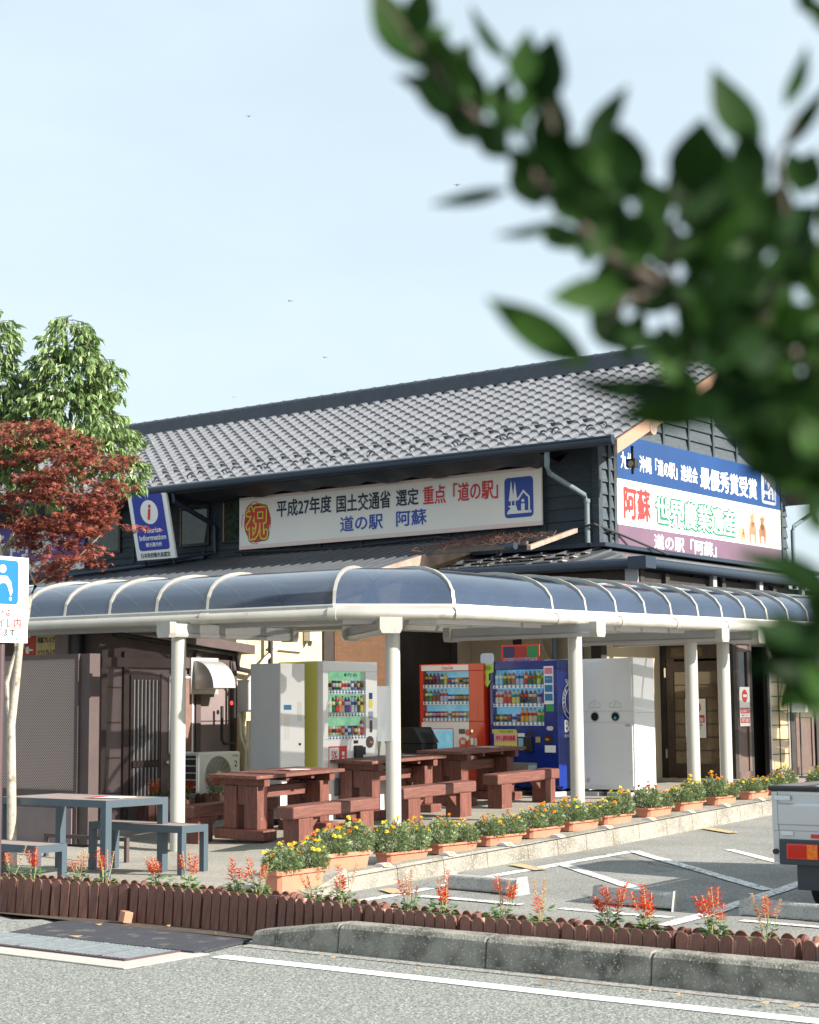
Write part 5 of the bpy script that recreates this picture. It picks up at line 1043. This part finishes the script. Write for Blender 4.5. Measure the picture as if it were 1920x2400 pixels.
for i, (u, n, red, lf_) in enumerate(SG):
    v = front_v(u)-10; p = atz(u, v, .30)
    for (a, b) in PL:                                 # keep the plant on its trough's centre line
        d = (b-a).to_2d(); t_ = (p.to_2d()-a.to_2d()).dot(d)/d.length_squared
        if 0 <= t_ <= 1: q = a.to_2d()+d*t_+Vector((-d.y, d.x)).normalized()*.15; p = Vector((q.x, q.y, .255))
    cnt = pln+['eleventh', 'twelfth', 'thirteenth', 'fourteenth', 'fifteenth', 'sixteenth', 'seventeenth']
    nm = (['first', 'second', 'third', 'fourth', 'fifth', 'sixth', 'seventh', 'eighth', 'ninth', 'tenth']+cnt[10:]+['last'])[i]
    sage(p, f'{nm} scarlet sage plant of the roadside row, counted from the left', n, red, lf_*1.3, .30, 300+i)
for i, (x, y) in enumerate(((-3.18, 21.5), (-3.0, 21.62), (-2.82, 21.8), (-2.5, 22.1))):
    sage((x-.03, y+.1, yard(x, y)+.30), ['leftmost red sage plant in the pickets by the shed', 'second red sage plant in the pickets by the shed', 'third red sage plant, just left of the canopy post', 'red sage plant below the shed door, right of the others'][i], 6, .9, 1.6, .30, 400+i, 'red sage by the shed')
random.seed(33)
# ---------------------------------------------------------------- wheel stops, mat, grate, debris
for i, (a, b) in enumerate((((.354, 15.75), (.96, 15.20)), ((1.57, 14.72), (2.17, 14.22)), ((2.66, 13.95), (3.30, 13.42)))):
    a, b = Vector(a), Vector(b); d = b-a; o = MB().prism([(-.085, 0), (.085, 0), (.055, .125), (-.055, .125)], 0, d.length, 'x').build('wheel_stop', mat('stop_concrete', (.36, .36, .34), .9, var=.2, scale=9, bump=.6, speck=[(50, .6, (.2, .2, .19))]), None, bevel=.02, loc=(a.x, a.y, base(a.x, a.y)), rot=(0, 0, math.atan2(d.y, d.x)))
    tag(o, ['light concrete wheel stop nearest the yard kerb', 'concrete wheel stop in the middle of the parking bays', 'dark concrete wheel stop at the tyre of the silver truck'][i], 'wheel stop', 'concrete wheel stops')
rub = mat('rubber_mat', (.045, .047, .058), .75, var=.2, scale=6, speck=[(6, .60, (.11, .10, .09))], bump=.9, bscale=160)
mb = MB(); mb.prism([(-3.02, 13.02), (-1.50, 11.93), (-1.42, 11.98), (-1.17, 12.50), (-2.66, 13.72), (-2.78, 13.66)], .010, .026, 'z'); o = mb.build('rubber_mat', rub, None); tag(o, 'dark studded rubber mat on the ground before the left pickets', 'rubber mat')
mb = MB(); p0 = Vector((-3.4, 13.05, 0)); p1 = Vector((-2.9, 13.0, 0))
for i in range(34):
    for j in range(15):
        q = Vector((-2.86, 13.0, .026))+ea*(.05+i*.052+(j % 2)*.026)+eb*(.03+j*.042)
        s_ = (q.to_2d()-Vector((-1.5, 11.93))); 
        if (q.to_2d()-Vector((-1.42, 11.98))).dot(Vector((.9, -.4))) < .0: mb.add([q-ea*.012, q-eb*.008, q+ea*.012, q+eb*.008, q+Vector((0, 0, .003))], [(0, 1, 4), (1, 2, 4), (2, 3, 4), (3, 0, 4)])
mb.build('stud', rub, o)
gr_ = empty('drain_grate', (-1.90, 11.60, .012), A_ANG, 'galvanised drain grate in a pale concrete frame at the road edge', 'drain grate')
gm = mat('grate_steel', (.30, .34, .36), .45, .6, var=.2, scale=20)
mb = MB()
for k in range(5): mb.box(-2.4, .02+.105*k, .0, -.03, .05+.105*k, .012)
for k in range(60): mb.box(-2.4+.04*k, .02, .004, -2.382+.04*k, .47, .014)
for k in range(6): mb.box(-2.4+.42*k, .02, .006, -2.36+.42*k, .47, .016)
mb.build('bars', gm, gr_); MB().box(-2.4, .02, -.008, -.03, .47, -.004).build('pit', voidm, gr_)
mb = MB(); mb.box(-2.45, -.02, -.01, .0, .02, .012); mb.box(-.03, .02, -.01, .0, .5, .012); mb.build('rim', mat('rust_rim', (.10, .06, .07), .7, .3), gr_)
mb = MB(); mb.box(-2.6, -.24, -.006, .22, -.02, .001); mb.box(.0, -.02, -.006, .22, .55, .001); mb.build('apron', mat('apron_concrete', (.42, .40, .36), .9, var=.12, scale=20, speck=[(110, .6, (.3, .28, .26))]), gr_)
LFL = ['largest pale fallen leaf lying on the rubber mat', 'long fallen leaf near the back edge of the rubber mat', 'tiny fallen leaf beside the small wooden block', 'fallen leaf right of the mat under the pickets', 'small fallen leaf near the middle of the mat\'s back edge', 'biggest curled brown leaf at the foot of the roadside kerb', 'curled leaf touching the biggest brown leaf at the kerb', 'small red-brown leaf in the gutter right of the middle', 'pale leaf in the gutter left of the kerb joint', 'long pale leaf in the gutter near the right edge', 'rightmost fallen leaf in the gutter', 'small leaf by the left end of the roadside kerb', 'second small leaf by the left end of the roadside kerb', 'greenish leaf in the gutter below the middle of the kerb', 'small pale leaf just right of the greenish gutter leaf']
lm = leafmat('fallen_leaf_brown', (.28, .14, .07), (.48, .36, .22), .7)
for i, (u, v, s) in enumerate(((195, 2197, .11), (240, 2169, .07), (320, 2174, .04), (505, 2190, .05), (400, 2172, .05), (1261, 2302, .11), (1300, 2298, .07), (1520, 2328, .05), (1595, 2332, .09), (1805, 2352, .10), (1880, 2362, .09), (750, 2243, .04), (790, 2246, .05), (995, 2276, .05), (1015, 2278, .03))):
    p = atz(u, v, .02); mb = MB(); q = Vector((0, 0, .004)); th = ru(0, 6.28); leafquad(mb, q, Vector((math.cos(th), math.sin(th), .06)), Vector((0, 0, 1)), s, s*.45, -.012); o = mb.build('fallen_leaf', lm, None); o.location = (p.x, p.y, .03); 
    tag(o, LFL[i], 'fallen leaf', 'fallen leaves')
# ---------------------------------------------------------------- sign on a brown pole at the left
sg = empty('toilet_sign', (-3.425, 14.3, 0), B_ANG, 'white sign with blue pictogram and red Japanese text on a brown pole', 'sign')
MB().tube([(0, .0, 0), (0, .0, 2.5)], .032, 16).build('pole', mat('brown_pole', (.085, .055, .06), .4, var=.1), sg, smooth=True)
MB().box(-.26, -.055, 2.235, .235, -.040, 2.955).build('board', whites, sg)
rect(-.22, 2.555, .125, 2.925, -.058, r=.035).build('blue_square', mat('toilet_blue', (.0, .13, .42), .45), sg)
disc(-.045, 2.85, .035, -.061).build('figure_head', whites, sg); MB().prism([(-.10, 2.79), (.0, 2.79), (.045, 2.74), (.06, 2.66), (.04, 2.62), (.01, 2.70), (-.01, 2.73), (-.06, 2.73), (-.14, 2.66), (-.15, 2.70)], -.062, -.060, 'y').build('figure_body', whites, sg); disc(.040, 2.60, .014, -.061).build('figure_foot', whites, sg)
text('ベッドは', sg, redp, -.17, .045, 2.45, 2.525, -.058, .02); text('トイレ内', sg, redp, -.15, .16, 2.355, 2.445, -.058, .02); text('あります', sg, ink, -.16, .10, 2.285, 2.352, -.058, .02); text('ご利用ください', sg, mat('text_blue', (.01, .13, .35), .5), -.22, .195, 2.245, 2.28, -.058, .02)
# ---------------------------------------------------------------- left trees
def branch(mb, pts, r0, r1, n=8):
    k = len(pts); mb.tube(pts, [r0+(r1-r0)*i/(k-1) for i in range(k)], n)
cb = mat('dark_bark', (.075, .07, .055), .9, var=.4, scale=8, bump=.6)
mb_ = mat('pale_bark', (.40, .35, .29), .85, var=.25, scale=14, bump=.5, bscale=30, speck=[(9, .60, (.22, .19, .15))])
gt = empty('evergreen_tree', (-5.3, 18.0, yard(-5.3, 18)), 0, 'tall light-green evergreen tree with drooping leaves behind the red maple', 'tree')
TY = 18.0; Tb = Vector((-5.3, 18.0, 0))
mb = MB(); branch(mb, [(0, 0, -.1), (.15, 0, 1.5), (.45, .05, 3.0), (.9, .1, 4.2), (1.2, .1, 5.2)], .13, .04, 10); branch(mb, [(.2, 0, 1.9), (.7, 0, 2.9), (1.2, .0, 3.6), (1.7, .1, 4.3)], .06, .02); branch(mb, [(.3, 0, 2.4), (.0, .1, 3.6), (.2, .1, 5.0)], .06, .02); mb.build('trunk', cb, gt, smooth=True)
lobes = []      # (u, v, half-width px, half-height px) read from the photo, put at the tree's own depth
for (u, v, a, b_, dy, n) in ((168, 795, 50, 60, 0, 230), (160, 880, 88, 80, 0, 520), (160, 970, 118, 80, .0, 640), (235, 1040, 92, 60, -.2, 330), (100, 1060, 130, 90, -.2, 420), (-5, 790, 38, 80, .2, 200), (-15, 910, 62, 90, .1, 400), (-30, 1030, 90, 90, 0, 360), (290, 1105, 45, 50, -.2, 120), (40, 1150, 120, 60, 0, 160), (245, 895, 40, 60, 0, 120), (-90, 850, 60, 120, 0, 200), (-110, 1050, 70, 120, 0, 160), (70, 960, 60, 60, .1, 160)):
    lobes.append((u, v, a, b_, dy, n))
gl = leafmat('evergreen_leaf', (.075, .16, .04), (.34, .44, .19), .30, trans=.3); mb = MB()
tw = MB()
for (u, v, a, b_, dy, n) in lobes:
    c = at(u, v, TY+dy); k = TY/FPX; rx, rz = a*k, b_*k
    for j in range(int(n*.52)):
        th = ru(0, 6.28); ph = math.acos(ru(-1, 1)); rr = ru(.25, 1)**.45*ru(.85, 1.15); p = c+Vector((rx*rr*math.sin(ph)*math.cos(th), rx*.9*rr*math.sin(ph)*math.sin(th), rz*rr*math.cos(ph)))-Tb-Vector((0, 0, gt.location.z))
        oy = Vector((math.cos(th), math.sin(th), 0)); tip = p+oy*.10+Vector((0, 0, -.02))
        tw.tube([p-oy*.08, tip], .003, 3, cap=False)
        for q in range(random.randint(6, 9)):
            s = p.lerp(tip, rnd()); d = Vector((oy.x*.5+ru(-.6, .6), oy.y*.5+ru(-.6, .6), -ru(.35, 1.5))); leafquad(mb, s, d, rvec(), ru(.065, .135), ru(.024, .042), ru(-.006, .004))
mb.build('crown', gl, gt); tw.build('twigs', cb, gt)
mp_ = empty('maple_tree', (-3.98, 17.0, yard(-3.98, 17.0)), 0, 'slim red-leaved maple with pale trunk behind the white sign', 'tree'); Mb = Vector((-3.98, 17.0, yard(-3.98, 17.0)))
def mpt(u, v, dy=0): return at(u, v, 17.0+dy)-Mb
mb = MB(); branch(mb, [mpt(28, 2040), mpt(27, 1860), mpt(26, 1700), mpt(38, 1600), mpt(48, 1500), mpt(62, 1450), mpt(70, 1400), mpt(84, 1372)], .050, .020, 10); branch(mb, [mpt(28, 1700), mpt(20, 1660), mpt(16, 1600), mpt(40, 1520), mpt(20, 1420), mpt(4, 1300), mpt(-10, 1200)], .030, .012)
for pts in ([(84, 1372), (70, 1340), (110, 1260), (160, 1180)], [(84, 1372), (120, 1350), (170, 1320), (200, 1290), (240, 1250)], [(4, 1300), (30, 1250), (60, 1180), (90, 1100)], [(18, 1290), (35, 1240), (50, 1200)]): branch(mb, [mpt(u, v, ru(-.1, .1)) for u, v in pts], .013, .004, 6)
mb.build('trunk', mb_, mp_, smooth=True)
ml = leafmat('maple_leaf', (.09, .020, .014), (.34, .10, .065), .42, trans=.25); mb = MB()
def star(mb, p, n_, s):
    t_ = n_.cross(Vector((0, 0, 1))); t_ = t_.normalized() if t_.length > .01 else Vector((1, 0, 0)); b_ = n_.cross(t_); a0 = ru(0, 6.28); k = len(mb.v); pts = []
    for i in range(6):
        a = a0+R(-125+50*i); L = s*(1, .9, .72, .72, .9, .5)[i] if i < 5 else s*.45; L = s*(.55, .85, 1, .85, .55, .4)[i]
        pts.append((a, L)); pts.append((a+R(25), s*.26))
    mb.v.append(tuple(p))
    for a, L in pts: mb.v.append(tuple(p+(t_*math.cos(a)+b_*math.sin(a))*L-n_*L*.18))
    for i in range(11): mb.f.append((k, k+1+i, k+2+i)); mb.m.append(0)
for (u, v, a, b_, n) in ((60, 1030, 110, 45, 420), (150, 1060, 110, 50, 460), (30, 1120, 110, 70, 560), (170, 1130, 120, 45, 430), (90, 1200, 120, 55, 480), (230, 1190, 95, 38, 300), (250, 1230, 80, 30, 210), (170, 1260, 100, 40, 380), (110, 1310, 60, 45, 200), (120, 1270, 80, 45, 260), (60, 1240, 60, 40, 180), (120, 1345, 45, 25, 110), (-40, 1080, 80, 100, 300), (270, 1090, 50, 40, 130), (285, 1155, 45, 25, 90), (200, 1290, 70, 25, 130), (10, 1190, 50, 40, 120), (30, 1005, 60, 25, 120), (235, 1310, 40, 18, 50)):
    sprays = [(ru(0, 6.28), math.sqrt(rnd()), ru(-.5, .5)) for _ in range(max(4, n//26))]
    for j in range(int(n*1.6)):
        th, rr, dd = random.choice(sprays); p = at(u+a*rr*math.cos(th)+random.gauss(0, 15), v+b_*rr*math.sin(th)+random.gauss(0, 5.5), 17.0+dd*(.4+a/130)+ru(-.06, .06))-Mb
        nn_ = Vector((ru(-.6, .6), ru(-.8, .2), ru(.35, 1))).normalized(); star(mb, p, nn_, ru(.034, .072))
mb.build('crown', ml, mp_)
#==NEXT3==
# ---------------------------------------------------------------- silver mini truck seen from its rear left corner
tk = empty('mini_truck', (2.90, 13.92, .0), A_ANG, 'silver mini pickup truck with dropped-side bed, only its rear left corner in view', 'truck')
tp = mat('truck_silver', (.54, .57, .60), .26, .55, coat=.5); tdk = mat('truck_plastic', (.028, .040, .050), .45); rubr = mat('tyre_rubber', (.012, .012, .013), .8, bump=.4, bscale=60)
W, BL = 1.45, 2.0
def gate(name, x0, x1, y0, y1, along):
    mb = MB()
    prof = [(0, .67), (.0, .71), (-.012, .72), (-.012, .865), (.0, .885), (.0, .955), (.02, .985), (.045, .985), (.045, .67)]
    if along == 'x': mb.prism([(y0+a, z) for a, z in prof], x0, x1, 'x')
    else:
        s = 1 if x0 < .5 else -1; mb.prism([(x0+a*s, z) for a, z in prof], y0, y1, 'y')
    return mb.build(name, tp, tk)
g0 = gate('tailgate', .055, W-.055, 0, 0, 'x'); gate('side_gate', 0, 0, .03, BL, 'y'); gate('side_gate', W, 0, .03, BL, 'y')
MB().box(.055, -.004, .955, W-.055, .03, .984).build('top_rail', lgrey, g0)
MB().tube([(-.015, -.005, 1.00), (W+.015, -.005, 1.00)], .024, 10).build('rubber_edge', blk, tk, smooth=True)
MB().tube([(-.012, -.0, 1.00), (-.012, BL, 1.00)], .022, 10).build('rubber_edge', mat('worn_rubber', (.06, .06, .065), .7), tk, smooth=True); MB().tube([(W+.012, -.0, 1.00), (W+.012, BL, 1.00)], .022, 10).build('rubber_edge', MATS['worn_rubber'], tk, smooth=True)
MB().box(.0, .01, .62, W, BL, .668).build('bed_floor', tp, tk); MB().box(.045, .05, .965, W-.045, BL-.05, .972).build('bed_cover', mat('cover_board', (.60, .58, .52), .6, var=.1), tk)
for s in (0, 1):
    x_ = 0 if s == 0 else W-.055
    MB().box(x_, -.012, .665, x_+.052, .03, .975).build('corner_post', tp, tk, bevel=.008)
    MB().box(x_+.03-.03*s, -.035, .905, x_+.17-.17*s+.02*s, -.012, .945).build('gate_latch', lgrey, tk, bevel=.01)
    MB().box(x_+.08-.1*s, -.02, .630, x_+.18-.1*s, .0, .663).build('gate_hinge', lgrey, tk, bevel=.006)
    MB().box(x_, -.002, .41, x_+.055, .12, .664).build('lower_corner', tp, tk, bevel=.008)
    MB().tube([(x_+.028, -.0, .50), (x_+.028, -.03, .50)], .022, 12).build('rubber_stop', blk, tk, smooth=True)
    lx = .125 if s == 0 else W-.125-.27
    l = MB().box(lx, -.035, .445, lx+.27, .0, .570).build('tail_lamp', mat('lamp_red', (.50, .018, .008), .15, coat=.8), tk, bevel=.012)
    ax = lx+.175 if s == 0 else lx; MB().box(ax+.003, -.040, .452, ax+.092, -.034, .563).build('indicator', mat('lamp_amber', (.72, .17, .02), .15, coat=.8, var=.3, scale=40), l)
    fx = .17 if s == 0 else W-.17-.19
    MB().box(fx, .06, .20, fx+.19, .07, .46).build('mud_flap', tdk, tk, bevel=.004)
MB().box(.057, -.0, .60, W-.057, .03, .662).build('rear_sill', tp, tk)
MB().box(.057, -.018, .40, W-.057, .06, .598).build('rear_panel', tdk, tk, bevel=.008)
MB().box(.33, -.012, .615, .60, -.001, .645).build('reflector', mat('lamp_red', 'ffffff'), tk); MB().box(W-.60, -.012, .615, W-.33, -.001, .645).build('reflector', MATS['lamp_red'], tk)
MB().box(.56, -.03, .44, .89, -.019, .58).build('number_plate', flat('e8d020'), tk)
def wheel(x, y):
    w_ = MB().lathe([(.10, -.072), (.25, -.072), (.272, -.055), (.275, 0), (.272, .055), (.25, .072), (.10, .072)], n=36).build('wheel', rubr, tk, smooth=True, loc=(x, y, .275), rot=(0, R(90), 0))
    MB().lathe([(.0, -.05), (.17, -.06), (.18, -.075), (.185, -.075), (.185, .075), (.18, .075), (.17, .06), (0, .05)], n=28).build('rim', mat('rim_grey', (.4, .4, .4), .4, .6), w_, smooth=True)
for x in (.27, W-.27):
    for y in (.48, 2.62): wheel(x, y)
MB().box(.3, .15, .33, W-.3, 2.9, .42).build('chassis', blk, tk); MB().tube([(.27, .48, .275), (W-.27, .48, .275)], .04, 10).build('axle', blk, tk); MB().tube([(.85, -.0, .33), (.85, .8, .33)], .03, 10).build('exhaust', mat('rusty_pipe', (.3, .2, .15), .6, .5), tk)
cab_ = MB().prism([(2.06, .35), (3.34, .35), (3.37, .80), (3.24, 1.05), (2.98, 1.70), (2.86, 1.76), (2.14, 1.76), (2.06, 1.70)], .0, W, 'x').build('cab', tp, tk, bevel=.03)
MB().box(.12, 2.052, 1.10, W-.12, 2.058, 1.62).build('rear_window', glassd, cab_)
MB().prism([(2.25, 1.05), (3.12, 1.05), (2.92, 1.62), (2.25, 1.62)], -.004, -.001, 'x').build('side_window', glassd, cab_); MB().prism([(2.25, 1.05), (3.12, 1.05), (2.92, 1.62), (2.25, 1.62)], W+.001, W+.004, 'x').build('side_window', glassd, cab_)
# ---------------------------------------------------------------- dragonflies over the yard
for i, (u, v, d_) in enumerate(((1166, 232, 9), (1072, 434, 9.5), (583, 273, 12), (680, 706, 13), (762, 838, 14), (548, 931, 15))):
    p = at(u, v, d_); o = empty('dragonfly', p, ru(0, 3), ['dragonfly against the sky beside the upper blurred leaves', 'dragonfly left of the blurred twig tip', 'lone dragonfly high in the left sky', 'dragonfly in the middle of the sky', 'dragonfly above the roof ridge', 'lowest dragonfly just above the left roof ridge'][i], 'dragonfly', 'dragonflies in the sky')
    MB().tube([(-.03, 0, 0), (-.005, 0, .002), (.006, 0, .003), (.014, 0, .002)], [.0012, .0018, .004, .003], 6).build('body', flat('5a3020'), o); mb = MB()
    for s in (-1, 1):
        for x_ in (0, .008): leafquad(mb, Vector((x_, 0, .004)), Vector((.15-x_*30, s, .1)), Vector((0, 0, 1)), .032, .007)
    mb.build('wings', mat('wing', (.5, .48, .45), .3, alpha=.6), o)
# ---------------------------------------------------------------- the near shrub whose branch hangs into the view (out of focus)
st_ = empty('broadleaf_tree', (1.75, 1.55, 0), 0, 'dark green broad-leaved branch hanging out of focus across the upper right', 'tree'); So = Vector((1.75, 1.55, 0))
fl = leafmat('glossy_leaf', (.005, .020, .004), (.030, .075, .013), .55, trans=.22); fl.node_tree.nodes['Principled BSDF'].inputs['Specular IOR Level'].default_value = .10; fb = mat('shrub_bark', (.10, .075, .06), .8, var=.3, scale=20)
def g6(x, y, d): return at(840+.626*x, .626*y, d)-So
def bigleaf(mb, a, b, wd, nrm=None):
    d = (b-a); L = d.length; d.normalize(); n = nrm or Vector((ru(-.3, .3), -1+ru(-.2, .6), ru(-.6, .6))).normalized(); s = d.cross(n).normalized(); n = s.cross(d); k = len(mb.v); N_ = 8
    for i in range(N_+1):
        t = i/N_; hw = wd*.5*(math.sin(math.pi*t**.85)**1.05 if 0 < t < 1 else 0)+.0004; c = a+d*L*t-n*L*.10*math.sin(math.pi*t)
        mb.v += [tuple(c-s*hw+n*hw*.25), tuple(c), tuple(c+s*hw+n*hw*.25)]
    for i in range(N_):
        for j in (0, 1): q = k+3*i+j; mb.f.append((q, q+1, q+4, q+3)); mb.m.append(0)
mb = MB(); K = .626/FPX
LV = [(240,260,50,-80,150,1.0),(300,330,140,285,55,1.0),(420,440,190,300,100,1.02),(330,430,300,110,150,1.0),(450,470,400,200,95,1.03),(560,230,420,20,50,1.05),(600,330,640,110,100,1.0),(650,420,735,125,150,1.02),(620,520,520,310,100,1.0),(560,590,430,440,100,1.0),(660,680,560,560,110,1.0),(700,640,740,330,130,1.05),(780,640,710,480,110,1.0),(840,570,1010,320,80,1.0),(900,680,985,470,140,1.02),
 (1030,760,1000,480,140,1.0),(1140,860,1070,660,130,1.03),(560,712,270,765,44,1.0),(770,825,510,880,42,1.02),(910,950,1000,740,110,1.0),(1010,1090,710,1115,105,1.0),(870,1370,480,1115,115,1.0),(960,1150,840,1035,85,1.02),(1010,1320,870,1120,120,1.0),(1250,740,1290,440,175,1.0),(1240,840,1215,540,120,1.03),(1500,560,1325,250,140,1.0),(1600,400,1680,170,60,1.0),(1590,560,1760,320,55,1.04),(1480,760,1440,470,150,1.0),(1640,730,1715,560,120,1.0),
 (1000,760,860,560,120,1.02),(1100,950,940,800,150,1.0),(1400,900,1330,620,160,1.03),(1550,900,1450,700,120,1.0),(950,860,800,640,130,1.0),(830,760,740,560,110,1.0),(1170,1260,950,1280,110,1.0),(1260,1400,1080,1330,120,1.0),(1250,1450,790,1420,130,1.0),(1400,1500,950,1560,120,1.02),
 (200,140,260,-60,110,1.0),(330,330,250,120,110,1.0),(430,380,330,230,100,1.0),(520,480,560,280,110,1.0),(470,520,300,400,90,1.0),(520,560,560,360,120,1.0),(350,300,420,150,90,1.0),(560,480,640,330,110,1.0),(250,240,340,90,100,1.0),(700,640,600,470,130,1.0),(760,760,640,620,110,1.0),(800,700,830,520,120,1.0),(820,840,760,650,120,1.0),(1730,50,1640,-60,70,1.0),(1780,120,1690,-10,60,1.0)]
for (x0, y0, x1, y1, wd, d_) in LV: bigleaf(mb, g6(x0, y0, d_), g6(x1, y1, d_+ru(-.04, .04)), wd*1.25*K*d_)
def inside(x, y):                                     # body of the branch, in the same reading of the picture
    if x < 640 or x > 1900: return False
    top = 640+(x-640)*.9 if x < 1000 else (900 if x < 1250 else (760 if x < 1600 else 700))
    bot = 760+(x-640)*1.15 if x < 1000 else 1120+(x-1000)*.95
    return top < y < min(bot, 1800)
c_ = 0
while c_ < 175:
    x, y = ru(640, 1900), ru(520, 1820)
    if not inside(x, y): continue
    a = ru(-2.7, -.3) if rnd() < .75 else ru(0, 6.28); L = ru(130, 260); d_ = ru(.94, 1.2); c_ += 1
    bigleaf(mb, g6(x, y, d_), g6(x+L*math.cos(a), y+L*math.sin(a), d_+ru(-.05, .05)), ru(90, 165)*K*d_)
def gm_(u, v, d): return at(u, v, d)-So
for (u0, v0, u1, v1, wd, d_) in ((1905,1330,1715,1292,82,1.0),(1960,1400,1800,1330,70,1.02),(1940,1380,1830,1290,60,1.0),(1945,1500,1722,1448,85,1.0),(1960,1580,1745,1560,80,1.0),(1930,1640,1850,1500,80,1.03),(1960,1540,1800,1430,80,1.0),(1990,1480,1880,1400,80,1.02),(1900,1600,1770,1480,90,1.0),(1960,1640,1880,1560,70,1.0),(1960,1000,1800,880,90,1.0),(1960,1100,1840,960,80,1.0),(1900,1150,1760,1080,60,1.0),(1980,1200,1860,1120,70,1.02),(1960,1180,1870,1060,90,1.0),(1940,1250,1880,1170,50,1.0),(1960,1660,1850,1640,60,1.0),(1820,1680,1890,1560,60,1.02)):
    bigleaf(mb, gm_(u0, v0, d_), gm_(u1, v1, d_+ru(-.03, .03)), wd/FPX*d_)
# the rest of the shrub, outside the picture
for k in range(75):
    u, v = ru(1560, 1960), ru(800, 1110)
    if v > 960+(u-1560)*.45: continue
    a = ru(0, 6.28); L = ru(90, 160); d_ = ru(.95, 1.2); bigleaf(mb, gm_(u, v, d_), gm_(u+L*math.cos(a), v+L*.7*math.sin(a), d_+ru(-.05, .05)), ru(60, 100)/FPX*d_)
for k in range(700):
    p = Vector((ru(.62, 2.5), ru(.7, 2.3), ru(1.5, 2.75))); 
    if p.x < .30*p.y+.22: continue
    d = rvec(); bigleaf(mb, p-So, p-So+d*ru(.04, .07), ru(.018, .03), rvec())
mb.build('crown', fl, st_, smooth=True)
mb = MB(); branch(mb, [(0, 0, -.05), (.02, .0, .8), (-.05, -.05, 1.5), (0, -.1, 2.2)], .045, .02, 10); mb.build('trunk', fb, st_, smooth=True)
mb = MB(); branch(mb, [Vector((-.02, -.02, 1.4)), Vector((-.4, -.3, 1.72)), g6(1900, 1500, 1.1), g6(1500, 1250, 1.08), g6(1150, 1080, 1.05), g6(930, 950, 1.03), g6(740, 740, 1.02), g6(560, 560, 1.01), g6(380, 370, 1.0), g6(200, 150, 1.0), g6(60, -40, 1.0)], .0065, .0008, 8)
branch(mb, [g6(1500, 1250, 1.08), g6(1600, 900, 1.05), g6(1570, 600, 1.0), g6(1640, 430, 1.0)], .004, .001, 6); branch(mb, [g6(1150, 1080, 1.05), g6(1180, 850, 1.05), g6(1250, 650, 1.02)], .003, .001, 6); branch(mb, [g6(740, 740, 1.02), g6(730, 500, 1.02), g6(700, 330, 1.02)], .003, .001, 6)
branch(mb, [g6(1150, 1080, 1.05), g6(1000, 1120, 1.0), g6(900, 1250, 1.0)], .003, .001, 6); mb.build('branch', fb, st_, smooth=True)
flush_text()
